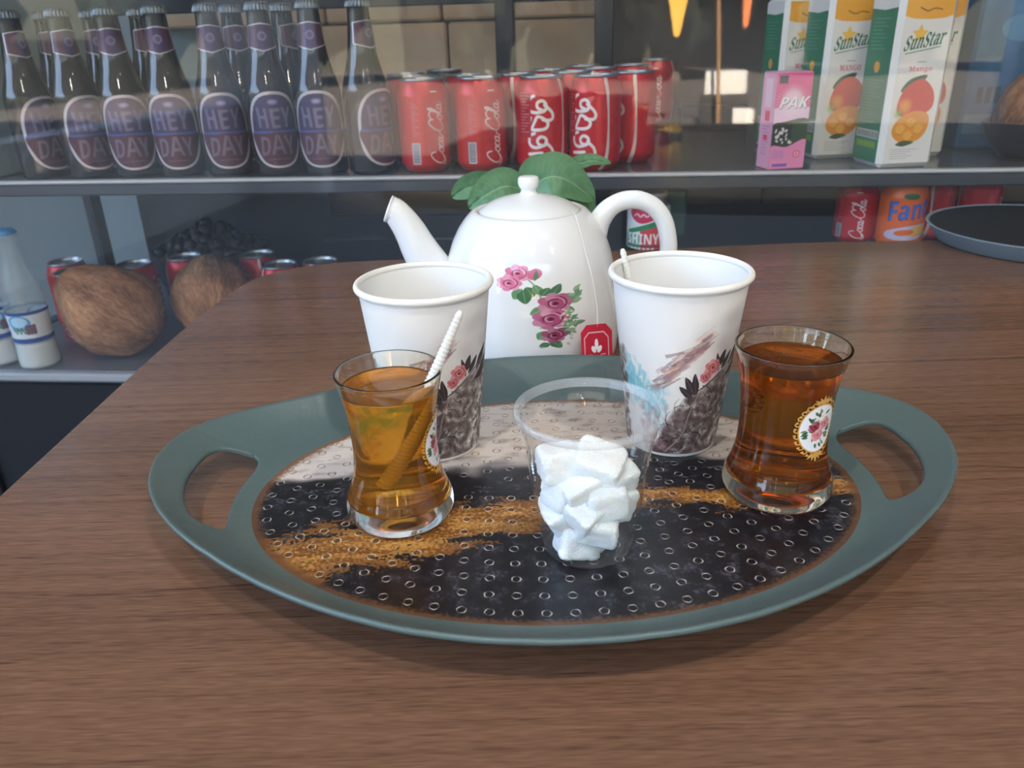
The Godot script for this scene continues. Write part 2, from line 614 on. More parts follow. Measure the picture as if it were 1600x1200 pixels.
# ------------------------------------------------------------------ the table
func wood_image() -> Image:
	var W := 1792
	var H := 2048
	var band := noise_bytes(31, 40, 512, 0.010, 3, W, H)
	var fine := noise_bytes(32, 48, 2048, 0.045, 3, W, H)
	var pore := noise_bytes(33, 160, 2048, 0.22, 2, W, H)
	var streak := noise_bytes(36, 24, 2048, 0.03, 2, W, H)
	var hair := noise_bytes(35, 256, 2048, 0.36, 2, W, H)
	var out := PackedByteArray()
	out.resize(W * H * 3)
	var lo := Vector3(80, 55, 40)
	var hi := Vector3(149, 111, 88)
	var k := 0
	for i in W * H:
		var t := 0.04 + band[i] * 0.0012 + fine[i] * 0.0011 + hair[i] * 0.0019
		var p := pore[i]
		if p < 84: t -= (84 - p) * 0.0055
		var q := streak[i]
		if q > 172 and q < 190: t -= 0.16
		elif q < 62: t -= (62 - q) * 0.006
		t = clampf(t, 0.0, 1.0)
		out[k] = int(lo.x + (hi.x - lo.x) * t)
		out[k + 1] = int(lo.y + (hi.y - lo.y) * t)
		out[k + 2] = int(lo.z + (hi.z - lo.z) * t)
		k += 3
	var im := Image.create_from_data(W, H, false, Image.FORMAT_RGB8, out)
	# thin dark growth lines
	var wob := noise(37, 0.004, 3)
	for n in 34:
		var y0 := rng.randf() * H
		var x0 := rng.randi_range(-200, W - 200)
		var len := rng.randi_range(180, 900)
		var slope := rng.randf_range(-0.05, 0.05)
		var wd := rng.randf_range(0.7, 2.0)
		for x in range(maxi(0, x0), mini(W, x0 + len)):
			var f := float(x - x0) / len
			var yc := y0 + slope * (x - x0) + 26.0 * wob.get_noise_2d(x, n * 90.0)
			var al := 0.6 * sin(PI * f) * (0.65 + 0.6 * wob.get_noise_2d(x * 6.0, n * 50.0))
			for y in range(int(yc) - 3, int(yc) + 4):
				if y < 0 or y >= H: continue
				var k2 := al * smoothstep(wd + 0.9, wd - 0.6, absf(y - yc))
				if k2 > 0.02: im.set_pixel(x, y, im.get_pixel(x, y).lerp(Color8(58, 38, 30), k2))
	return im

func table() -> void:
	var t := thing("table", "walnut laminate table top with bowed edges carrying the tea tray", "table", Vector3(0.145, 0, -0.36))
	var o := V2([-0.426, -0.05, -0.424, -0.26, -0.4135, -0.392, -0.39, -0.446, -0.339, -0.4755, -0.2526, -0.4816, -0.1, -0.488, 0.043, -0.4936, 0.145, -0.5005, 0.235, -0.5005, 0.36, -0.495, 0.5, -0.485, 0.64, -0.47, 0.76, -0.44, 0.83, -0.38, 0.856, -0.28, 0.866, 0, 0.856, 0.24, 0.82, 0.40, 0.70, 0.45, 0.4, 0.47, 0.1, 0.475, -0.2, 0.465, -0.36, 0.44, -0.41, 0.36, -0.425, 0.2])
	o = smooth2(o, 4, true)
	var n := o.size()
	var m := MB.new()
	var c := Vector2(0.2, 0)
	var tri := Geometry2D.triangulate_polygon(o)
	var wm := tex_mat(wood_image(), 0.24)
	wm.metallic_specular = 0.7
	var P := func(q: Vector2, inset: float, y: float) -> Vector3:
		var dir := (q - c).normalized()
		return Vector3(q.x - dir.x * inset, y, q.y - dir.y * inset)
	# top face as a fan grid with texture laid along x
	var rows := []
	var uvs := []
	for k in 3:
		var row := PackedVector3Array()
		var ur := PackedVector2Array()
		for j in n + 1:
			var q: Vector3 = P.call(o[(n - j) % n], 0.0015, 0.75)
			var g: float = [1.0, 0.5, 0.0][k]
			var p := Vector3(lerpf(c.x, q.x, g), 0.75, q.z * g)
			row.append(p)
			ur.append(Vector2(p.x / 1.32 + 0.33, p.z / 0.78 + 0.70))
		rows.append(row)
		uvs.append(ur)
	m.grid(rows, uvs, true)
	obj("table_top", m, wm, t)
	var ed := MB.new()
	rows = []
	for pr in [[0.02, 0.725], [0.0015, 0.725], [0, 0.7265], [0, 0.7485], [0.0015, 0.75]]:
		var row := PackedVector3Array()
		for j in n + 1: row.append(P.call(o[(n - j) % n], pr[0], pr[1]))
		rows.append(row)
	ed.grid(rows, [], true)
	rows = [rows[0], PackedVector3Array()]
	for j in n + 1: rows[1].append(Vector3(c.x, 0.725, 0))
	rows.reverse()
	ed.grid(rows, [], true)
	obj("edge_band", ed, mat(rgb(96, 66, 50), 0.5), t)
	var steel := mat(rgb(60, 60, 62), 0.35, 0.8)
	obj("pedestal", MB.new().lathe(V2([0, 0.02, 0.035, 0.02, 0.035, 0.70, 0.12, 0.715, 0.12, 0.725, 0, 0.725]), 32), steel, t)
	obj("foot_plate", MB.new().lathe(V2([0, 0, 0.24, 0, 0.25, 0.004, 0.245, 0.012, 0.05, 0.024, 0, 0.024]), 48), steel, t)
	# round dark dish with a grey rim on the far right of the table
	var s := thing("round_tray", "round black tray with a grey-blue rim lying far right on the table", "tray", Vector3(0.5767, TABLE, -0.8342))
	var R := 0.1147
	obj("rim_band", MB.new().lathe(V2([0, 0.0003, R - 0.016, 0.0003, R - 0.012, 0.001, R - 0.003, 0.0145, R, 0.0172, R - 0.0004, 0.0182, R - 0.002, 0.0185, R - 0.0042, 0.0172]), 80), mat(rgb(126, 142, 154), 0.4, 0.2), s)
	obj("tray_surface", MB.new().lathe(V2([R - 0.0040, 0.0176, R - 0.006, 0.0168, 0, 0.0165]), 80), mat(rgb(30, 36, 42), 0.5), s)

# ------------------------------------------------------------------ the tray
const TRAY_A := 0.1538
const TRAY_B := 0.1047
func tray_in(t: float) -> float:
	return 1.0 / sqrt(pow(cos(t) / TRAY_A, 2) + pow(sin(t) / TRAY_B, 2))
func tray_out(t: float) -> float:   # t: 0 right, 90 deg towards the viewer
	var a := rad_to_deg(asin(clampf(sin(t), -1, 1)))
	return lut([-90, 0.1326, -78, 0.1342, -68, 0.1375, -58, 0.1418, -50, 0.1458, -42, 0.1512, -35, 0.1575, -30, 0.1655, -26, 0.1738, -21, 0.1865, -17, 0.1968, -14, 0.2022, -11, 0.2057, -8.5, 0.2068, -5, 0.2064, -2, 0.2043, 2, 0.2008, 5, 0.1972, 10, 0.1902, 14.4, 0.1835, 20, 0.1750, 26, 0.1665, 33, 0.1588, 40, 0.1524, 47, 0.1472, 55, 0.1423, 68, 0.1367, 80, 0.1336, 90, 0.1328], a)
func tray_y(f: float) -> float:
	return FLOOR_IN + 0.019 * (0.35 * f + 0.65 * f * f * (1.6 - 0.6 * f)) if f < 1.0 else FLOOR_IN + 0.019

func tray_floor_image() -> Image:
	var W := 1536
	var H := 1046
	var w2 := W / 2
	var h2 := H / 2
	var nA := noise_bytes(41, w2 / 2, h2 / 2, 0.012, 3, w2, h2)
	var nB := noise_bytes(42, w2, h2, 0.035, 4, w2, h2)
	var nS := noise_bytes(43, w2 / 4, h2, 0.05, 3, w2, h2)
	var nF := noise_bytes(44, w2, h2, 0.15, 3, w2, h2)
	var out := PackedByteArray()
	out.resize(w2 * h2 * 3)
	var k := 0
	for y in h2:
		var v := 2.0 * y / h2 - 1.0
		for x in w2:
			var u := 2.0 * x / w2 - 1.0
			var i := y * w2 + x
			var a := nA[i] / 255.0 - 0.5
			var b := nB[i] / 255.0
			var s := nS[i] / 255.0
			var f := nF[i] / 255.0
			var cr := smoothstep(-0.24, -0.34, v + a * 0.28 - 0.10 * u * u + 0.05 * u)
			var vg := 0.20 - 0.18 * u + 0.12 * u * u + 0.10 * absf(u) * float(u < 0)
			var wd := lerpf(0.19, 0.075, smoothstep(-0.7, 0.3, u))
			var gd := absf(v + a * 0.16 - vg) / wd
			var gold := smoothstep(1.25, 0.75, gd + (s - 0.5) * 1.5 + (f - 0.5) * 1.1)
			var c := Vector3(22, 22, 27) + Vector3(20, 20, 26) * b * b
			var cloud := smoothstep(0.60, 0.95, b * 0.6 + f * 0.5 + a * 0.25)
			c = c.lerp(Vector3(104, 104, 112), cloud * 0.55 * (1.0 - cr))
			if s > 0.74 and f > 0.5 and v < 0.15: c = c.lerp(Vector3(190, 190, 194), 0.55 * (s - 0.74) / 0.2)
			var g := Vector3(120, 76, 38).lerp(Vector3(198, 146, 78), smoothstep(0.25, 0.75, s * 0.6 + f * 0.4))
			if f > 0.6: g = g.lerp(Vector3(214, 174, 98), (f - 0.6) * 2.2)
			c = c.lerp(g, gold)
			var cw := Vector3(212, 202, 194).lerp(Vector3(150, 132, 122), smoothstep(0.45, 0.95, b * 0.4 + s * 0.6))
			cw = cw.lerp(Vector3(128, 100, 78), smoothstep(0.5, 0.9, 1.0 - cr) * 0.8)
			c = c.lerp(cw, cr)
			var e := sqrt(u * u + v * v)
			if e > 0.955: c = c.lerp(Vector3(112, 76, 52), smoothstep(0.955, 0.99, e + (f - 0.5) * 0.03) * 0.85)
			out[k] = int(c.x)
			out[k + 1] = int(c.y)
			out[k + 2] = int(c.z)
			k += 3
	var im := Image.create_from_data(w2, h2, false, Image.FORMAT_RGB8, out)
	im.resize(W, H, Image.INTERPOLATE_CUBIC)
	# printed eyelets on ellipses parallel to the rim
	var pm := W / (2.0 * TRAY_A)
	for e in 9:
		var a := TRAY_A - 0.0072 - 0.0109 * e
		var b := TRAY_B - 0.0072 - 0.0109 * e
		if b < 0.003: break
		var per := PI * (3 * (a + b) - sqrt((3 * a + b) * (a + 3 * b)))
		var cnt := int(per / 0.0116)
		var t := PI / 2
		for q in cnt:
			var c := Vector2(W / 2.0 + a * cos(t) * pm, H / 2.0 + b * sin(t) * pm)
			t += per / cnt / sqrt(pow(a * sin(t), 2) + pow(b * cos(t), 2))
			var base := im.get_pixel(clampi(int(c.x), 0, W - 1), clampi(int(c.y), 0, H - 1))
			var dark := base.get_luminance() > 0.52
			var seedv := rng.randf() * 10
			for y in range(int(c.y) - 14, int(c.y) + 15):
				for x in range(int(c.x) - 14, int(c.x) + 15):
					if x < 0 or y < 0 or x >= W or y >= H: continue
					var dx := x - c.x
					var dy := y - c.y
					var r := sqrt(dx * dx + dy * dy)
					var th := atan2(dy, dx)
					r += 0.5 * sin(th * 5 + seedv)
					var al := smoothstep(2.1, 0.8, absf(r - 9.7)) * (0.62 + 0.38 * sin(th * 2 + seedv * 3))
					if al > 0.02:
						im.set_pixel(x, y, im.get_pixel(x, y).lerp(Color8(92, 74, 62) if dark else Color8(214, 210, 206), al * 0.9))
					elif r < 8.0 and not dark:
						im.set_pixel(x, y, im.get_pixel(x, y).darkened(0.25))
	return im

func tray() -> void:
	var t := thing("tray", "oval grey-green serving tray with cut-out handles and a patterned bottom", "tray", Vector3(0.0206, 0, -0.3509), 0.0242)
	var m := MB.new()
	var green := mat(rgb(88, 107, 108), 0.34)
	bump(green, 14, 0.02, 0.02, Vector3(20, 20, 20))
	var hi := [-13.4, 0.1696, -12.6, 0.1655, -11, 0.1640, -9, 0.1634, -4, 0.1641, 0, 0.1643, 5, 0.1637, 10, 0.1627, 11.2, 0.1632, 11.8, 0.1655]
	var ho := [-13.4, 0.1696, -13.0, 0.1770, -12.2, 0.1838, -10.8, 0.1880, -8.5, 0.1900, -3, 0.1893, 1, 0.1872, 5, 0.1838, 9, 0.1785, 11, 0.1732, 11.6, 0.1690, 11.8, 0.1655]
	var P := func(th: float, r: float, under: bool) -> Vector3:
		var a := tray_in(th)
		var f := (r - a) / (tray_out(th) - a)
		return Vector3(r * cos(th), tray_y(clampf(f, 0, 1)) - (0.0028 if under else 0.0), r * sin(th))
	# angles round the tray, dense at the handle ends
	var ths := []
	var deg := []
	for side in 2:
		var d0: float = 180.0 * side
		var seq := [-13.4, -13.3, -13.1, -12.8, -12.4, -11.8, -11, -10, -9, -7, -5, -3, -1, 1, 3, 5, 7, 9, 10, 10.7, 11.2, 11.5, 11.7, 11.8]
		for q in seq: deg.append(d0 + (q if side == 0 else -q))
		for k in 56:
			if side == 0: deg.append(lerpf(11.8, 168.2, (k + 1) / 57.0))
			else: deg.append(lerpf(193.4, 346.6, (k + 1) / 57.0))
	deg.append(346.6)
	deg.sort()
	# whole-profile sectors and handle sectors
	var sect := [[[], false], [[], true], [[], false], [[], true]]
	var norm := func(d: float) -> float:
		return d if d <= 180 else d - 360
	for d in deg:
		var al: float = norm.call(d) if absf(norm.call(d)) < 90 else (180 - d if d <= 270 else d - 540)
		if absf(norm.call(d)) < 90:
			if al >= -13.4001 and al <= 11.8001: sect[1][0].append(norm.call(d))
		elif al >= -13.4001 and al <= 11.8001: sect[3][0].append(d)
		if d >= 11.7999 and d <= 168.2001: sect[0][0].append(d)
		if d >= 193.3999 and d <= 346.6001: sect[2][0].append(d)
	for sc in sect:
		var ds: Array = sc[0]
		ds.sort()
		var rowsets := []
		var hole: bool = sc[1]
		var top := []
		for d in ds:
			var th := deg_to_rad(d)
			var al: float = d if absf(d) < 90 else 180.0 - d
			var a := tray_in(th)
			var b := tray_out(th)
			var col_in := []
			var col_out := []
			var r1: float = lut(hi, al) if hole else 0.0
			var r2: float = lut(ho, al) if hole else 0.0
			var eb := 0.0012
			# upper side from the bottom panel out, over the lip, and back beneath
			var up := [Vector3(a * 0.97 * cos(th), FLOOR_IN - 0.0008, a * 0.97 * sin(th))]
			var endr: float = r1 if hole else b
			for k in 9: up.append(P.call(th, lerpf(a, endr - eb, k / 8.0), false))
			var lip: Vector3 = P.call(th, endr, false)
			var dir := Vector3(cos(th), 0, sin(th))
			if not hole:
				up.append(lip + dir * 0.0006 + Vector3(0, 0.0004, 0))
				up.append(lip + dir * 0.0016 - Vector3(0, 0.0006, 0))
				up.append(lip + dir * 0.0015 - Vector3(0, 0.0022, 0))
			else:
				up.append(lip - dir * 0.0002 - Vector3(0, 0.0004, 0))
				up.append(lip - Vector3(0, 0.0022, 0))
			for k in 9: up.append(P.call(th, lerpf(endr - eb, a, k / 8.0), true))
			up.append(Vector3(a * 0.97 * cos(th), 0.7502, a * 0.97 * sin(th)))
			up.append(Vector3(0, 0.7502, 0))
			col_in = up
			if hole:
				var q := [P.call(th, r2 + eb, true), P.call(th, r2, false) - Vector3(0, 0.0022, 0), P.call(th, r2, false) - Vector3(0, 0.0004, 0) + dir * 0.0002]
				for k in 7: q.append(P.call(th, lerpf(r2 + eb, b - eb, k / 6.0), false))
				var lp: Vector3 = P.call(th, b, false)
				q.append(lp + dir * 0.0006 + Vector3(0, 0.0004, 0))
				q.append(lp + dir * 0.0016 - Vector3(0, 0.0006, 0))
				q.append(lp + dir * 0.0015 - Vector3(0, 0.0022, 0))
				for k in 7: q.append(P.call(th, lerpf(b - eb, r2 + eb, k / 6.0), true))
				col_out = q
			top.append([col_in, col_out])
		for part in (2 if hole else 1):
			var rows := []
			for i in top[0][part].size():
				var row := PackedVector3Array()
				for j in top.size(): row.append(top[top.size() - 1 - j][part][i])
				rows.append(row)
			# from the middle outwards over the top the outward normal is (along j) x (along i): run j backwards
			m.grid(rows)
	obj("frame", m, green, t)
	var pm := MB.new()
	var rows := []
	var uvs := []
	for k in 5:
		var f := 1.0 - k / 4.0
		var row := PackedVector3Array()
		var ur := PackedVector2Array()
		for j in 97:
			var th := -TAU * j / 96.0
			row.append(Vector3(TRAY_A * cos(th) * f, FLOOR_IN, TRAY_B * sin(th) * f))
			ur.append(Vector2(0.5 + 0.5 * cos(th) * f, 0.5 + 0.5 * sin(th) * f))
		rows.append(row)
		uvs.append(ur)
	pm.grid(rows, uvs, true)
	var fm := tex_mat(tray_floor_image(), 0.30)
	obj("patterned_bottom", pm, fm, t, "black, gold and cream bottom printed with small rings")

# ------------------------------------------------------------------ the teapot
func teapot_r(h: float) -> float:
	return lut([0, 0.055, 0.003, 0.0605, 0.008, 0.0632, 0.02, 0.0645, 0.035, 0.0645, 0.05, 0.0635, 0.065, 0.0613, 0.078, 0.0583, 0.088, 0.0549, 0.097, 0.0503, 0.104, 0.0452, 0.108, 0.0412], h)

func teapot() -> void:
	var c := Vector3(0.0155, TABLE, -0.5535)
	var t := thing("teapot", "white porcelain teapot with pink rose decoration behind the tray", "teapot", c)
	var glaze := mat(rgb(238, 240, 242), 0.08)
	var p := Paint.new(2048, 1024, rgb(238, 240, 242))
	# print: u = 0.75 faces the viewer; 1 m of arc is about 2048 / (TAU * 0.064) px, height 0.112 over 1024 px
	var sx := 2048.0 / (TAU * 0.0625)
	var sy := 1024.0 / 0.112
	var X := func(x: float, h: float) -> Vector2:
		return Vector2(1536 + asin(clampf((x - 0.0155) / teapot_r(h), -1, 1)) * 0.0625 * sx, 1024 - h * sy)
	var g1 := rgb(106, 150, 110)
	var g2 := rgb(74, 118, 84)
	var a: Vector2 = X.call(0.0025, 0.0775)
	var b: Vector2 = X.call(0.0270, 0.050)
	p.stroke(p.curve(PackedVector2Array([X.call(0.010, 0.079), X.call(0.0165, 0.073), X.call(0.021, 0.064), X.call(0.025, 0.055)]), 6), 7, rgb(150, 170, 148))
	for q in [[0.008, 0.071, 0.003, 0.064, 46], [0.009, 0.070, 0.0105, 0.061, 54], [0.011, 0.072, 0.016, 0.066, 44], [0.020, 0.067, 0.0165, 0.0735, 40], [0.021, 0.066, 0.026, 0.071, 44], [0.024, 0.058, 0.0135, 0.0535, 52], [0.024, 0.052, 0.016, 0.046, 50], [0.033, 0.06, 0.040, 0.066, 54], [0.034, 0.055, 0.043, 0.054, 58], [0.033, 0.048, 0.042, 0.045, 56], [0.032, 0.043, 0.040, 0.038, 46], [0.024, 0.042, 0.0185, 0.036, 46], [0.028, 0.066, 0.0335, 0.073, 40], [0.027, 0.035, 0.034, 0.029, 40], [0.026, 0.033, 0.019, 0.031, 34]]:
		p.leaf(X.call(q[0], q[1]), X.call(q[2], q[3]), q[4], g1 if rng.randf() < 0.5 else g2)
	for k in 26:
		var q1: Vector2 = X.call(0.034 + 0.010 * rng.randf(), 0.040 + 0.028 * rng.randf())
		p.leaf(q1, q1 + Vector2.from_angle(rng.randf_range(-1.6, 1.0)) * 46, 20, g1 if k % 2 else rgb(140, 172, 140))
	for k in 40:
		var q: Vector2 = X.call(0.020 + 0.022 * rng.randf(), 0.030 + 0.034 * rng.randf())
		p.ell(q, 10, 6, Color(0.55, 0.68, 0.58, 0.5), rng.randf() * 3)
	p.rose(X.call(0.0058, 0.0810), 48, rgb(214, 112, 150))
	p.rose(X.call(0.0000, 0.0745), 46, rgb(222, 122, 158))
	p.ell(X.call(0.0168, 0.0802), 26, 34, rgb(206, 104, 142), 0.4)
	p.leaf(X.call(0.0168, 0.076), X.call(0.0185, 0.083), 16, g2)
	p.rose(X.call(0.0300, 0.0605), 62, rgb(176, 84, 124))
	p.rose(X.call(0.0268, 0.0502), 64, rgb(184, 88, 130))
	p.rose(X.call(0.0292, 0.0385), 46, rgb(150, 62, 98))
	for k in 16: p.soft(X.call(0.034 + 0.007 * rng.randf(), 0.044 + 0.012 * rng.randf()), 9, Color(0.95, 0.96, 0.9, 0.9))
	var bm := tex_mat(p.out(), 0.08)
	var prof := PackedVector2Array([Vector2(0, 0.0005), Vector2(0.05, 0.0005)])
	for k in 41: prof.append(Vector2(teapot_r(0.001 + 0.107 * k / 40.0), 0.001 + 0.107 * k / 40.0))
	prof.append_array(V2([0.0395, 0.1092, 0.0372, 0.1097, 0.0362, 0.1090, 0.0360, 0.1065, 0.034, 0.106, 0, 0.106]))
	obj("body", MB.new().lathe(prof, 96), bm, t, "white rounded body printed with pink roses and green leaves")
	var lid := obj("lid", MB.new().lathe(smooth2(V2([0, 0.1062, 0.030, 0.1065, 0.0343, 0.1072, 0.0352, 0.1088, 0.0335, 0.1102, 0.0285, 0.1136, 0.021, 0.1167, 0.012, 0.1190, 0.0068, 0.1202]), 4), 72), glaze, t)
	obj("knob", MB.new().lathe(smooth2(V2([0.0068, 0.1200, 0.0056, 0.1215, 0.0054, 0.1232, 0.0068, 0.1252, 0.0074, 0.1280, 0.0071, 0.1305, 0.0060, 0.1318, 0.003, 0.1323, 0, 0.1324]), 4), 40), glaze, lid)
	# spout: swelling tube with an open lip
	var path := smooth3(V3([-0.048, 0.036, 0, -0.060, 0.052, 0, -0.0705, 0.068, 0, -0.0785, 0.083, 0, -0.0850, 0.0975, 0, -0.0925, 0.1090, 0, -0.0975, 0.1122, 0]), 6)
	var rad := PackedFloat32Array()
	for k in path.size():
		var f := float(k) / (path.size() - 1)
		rad.append(lut([0, 0.0185, 0.2, 0.0165, 0.4, 0.0142, 0.6, 0.0118, 0.8, 0.0098, 0.93, 0.0092, 1.0, 0.0098], f))
	var sp := MB.new().tube(path, rad, 32, 0.92, Vector3(0, 0, 1), false)
	var inner := PackedVector3Array()
	var ir := PackedFloat32Array()
	var N := path.size()
	var tip := path[N - 1]
	var td := (path[N - 1] - path[N - 3]).normalized()
	for q in [[0.0, 0.0098], [0.0012, 0.0094], [0.0012, 0.0086], [0.0, 0.0081], [-0.006, 0.0076], [-0.02, 0.006]]:
		inner.append(tip + td * q[0] if q[0] >= -0.001 else tip.lerp(path[N - 8], -q[0] / 0.022))
		ir.append(q[1])
	# lip ring, then the dark bore
	var rows := []
	var s := td.cross(Vector3(0, 0, 1)).normalized()
	for q in [[0.0, 0.0098, 0.0], [0.0010, 0.0095, 0.0], [0.0012, 0.0089, 0.0], [0.0006, 0.0083, 0.0], [-0.008, 0.0076, 0.0], [-0.008, 0.0001, 0.0]]:
		var row := PackedVector3Array()
		for j in 33:
			var an := -TAU * j / 32.0
			row.append(tip + td * q[0] + s * q[1] * cos(an) + s.cross(td).normalized() * q[1] * 0.92 * sin(an))
		rows.append(row)
	sp.grid(rows, [], true)
	obj("spout", sp, glaze, t)
	var hp := smooth3(V3([0.046, 0.092, 0, 0.0505, 0.1010, 0, 0.0568, 0.1085, 0, 0.0660, 0.1130, 0, 0.0770, 0.1132, 0, 0.0873, 0.1085, 0, 0.0948, 0.0992, 0, 0.0985, 0.087, 0, 0.0992, 0.0745, 0, 0.0945, 0.0545, 0, 0.0825, 0.037, 0, 0.067, 0.028, 0, 0.058, 0.026, 0]), 5)
	var hr := PackedFloat32Array()
	for k in hp.size(): hr.append(lut([0, 0.0100, 0.08, 0.0078, 0.2, 0.0066, 0.5, 0.0062, 0.85, 0.0064, 1.0, 0.009], float(k) / (hp.size() - 1)))
	obj("handle", MB.new().tube(hp, hr, 24, 0.85, Vector3(0, 0, 1)), glaze, t)
	# tea bag tag hanging in front of the pot
	var tg := thing("tea_bag_tag", "red tea bag tag on a white string hanging against the teapot", "tag", Vector3(0.0572, 0.7765, -0.4885))
	var q := Paint.new(256, 288, rgb(206, 32, 62))
	var pk := rgb(240, 196, 200)
	q.stroke(PackedVector2Array([Vector2(36, 270), Vector2(36, 70), Vector2(70, 44), Vector2(186, 44), Vector2(220, 70), Vector2(220, 270)]), 7, pk)
	q.stroke(PackedVector2Array([Vector2(60, 150), Vector2(90, 150), Vector2(128, 170), Vector2(166, 150), Vector2(196, 150)]), 5, pk)
	q.ell(Vector2(128, 100), 14, 26, Color.WHITE)
	q.ell(Vector2(106, 124), 14, 22, Color.WHITE, -0.9)
	q.ell(Vector2(150, 124), 14, 22, Color.WHITE, 0.9)
	q.stroke(q.curve(PackedVector2Array([Vector2(170, 200), Vector2(150, 236), Vector2(120, 214), Vector2(100, 240), Vector2(76, 210)]), 5), 9, pk)
	q.stroke(PackedVector2Array([Vector2(148, 188), Vector2(146, 240)]), 8, pk)
	q.ell(Vector2(110, 258), 6, 6, pk)
	var tm := MB.new()
	var ol := V2([-0.0105, -0.022, 0.0105, -0.022, 0.0108, 0.0135, 0.0068, 0.0185, -0.0062, 0.0185, -0.0102, 0.0135])
	var card := tex_mat(q.out(), 0.6)
	for i in ol.size():
		var a2 := ol[i]
		var b2 := ol[(i + 1) % ol.size()]
		tm.quad(Vector3(a2.x, a2.y, -0.0003), Vector3(b2.x, b2.y, -0.0003), Vector3(b2.x, b2.y, 0.0003), Vector3(a2.x, a2.y, 0.0003), [Vector2(0.02, 0.02), Vector2(0.02, 0.02), Vector2(0.02, 0.02), Vector2(0.02, 0.02)])
	var tri := Geometry2D.triangulate_polygon(ol)
	for face in [1.0, -1.0]:
		for i in range(0, tri.size(), 3):
			var ps := []
			for k in 3: ps.append(ol[tri[i + k]])
			if ((ps[1] - ps[0]).cross(ps[2] - ps[0])) * face < 0: ps.reverse()
			var b0 := tm.v.size()
			tm.tri(Vector3(ps[0].x, ps[0].y, 0.0003 * face), Vector3(ps[1].x, ps[1].y, 0.0003 * face), Vector3(ps[2].x, ps[2].y, 0.0003 * face))
			for k in 3: tm.uv[b0 + k] = Vector2((ps[k].x + 0.0112) / 0.0224, 1.0 - (ps[k].y + 0.022) / 0.0415)
	var card_o := obj("card", tm, card, tg)
	card_o.rotation = Vector3(-0.12, 0.12, 0.03)
	obj("string", MB.new().tube(smooth3(V3([0.0003, 0.0172, -0.0018, 0.0008, 0.028, -0.009, -0.002, 0.046, -0.0135, -0.006, 0.062, -0.021, -0.011, 0.0815, -0.032, -0.0125, 0.0845, -0.040]), 6), PackedFloat32Array([0.00028]), 8), mat(rgb(242, 242, 240), 0.8), tg)

func leaf_mesh(path: PackedVector3Array, width: float, face: Vector3, cup: float) -> MB:
	var P := smooth3(path, 6)
	var N := P.size()
	var top := []
	var bot := []
	for i in N:
		var f := float(i) / (N - 1)
		var w := width * pow(sin(PI * clampf(0.02 + 0.97 * pow(f, 0.85), 0, 1)), 0.75)
		var tn := (P[mini(i + 1, N - 1)] - P[maxi(i - 1, 0)]).normalized()
		var s := tn.cross(face).normalized()
		var nn := s.cross(tn).normalized()
		var a := PackedVector3Array()
		var b := PackedVector3Array()
		for j in 15:
			var x := (j - 7) / 7.0
			var vein := 0.0006 * sin(x * 2.0 - f * 40.0) * (1.0 - absf(x))
			var lift := cup * w * x * x - 0.0012 * exp(-x * x * 60.0) + vein
			a.append(P[i] + s * w * x + nn * lift)
			b.append(P[i] + s * w * x + nn * (lift - 0.0005))
		top.append(a)
		b.reverse()
		bot.append(b)
	var u := []
	for i in N:
		var r := PackedVector2Array()
		for j in 15: r.append(Vector2(j / 14.0, float(i) / (N - 1)))
		u.append(r)
	var m := MB.new()
	for i in N: top[i].reverse()
	for i in N: bot[i].reverse()
	m.grid(top, u)
	for i in N: bot[i].reverse()
	var rev := []
	for i in N:
		var r: PackedVector3Array = bot[i]
		rev.append(r)
	m.grid(rev, u)
	return m

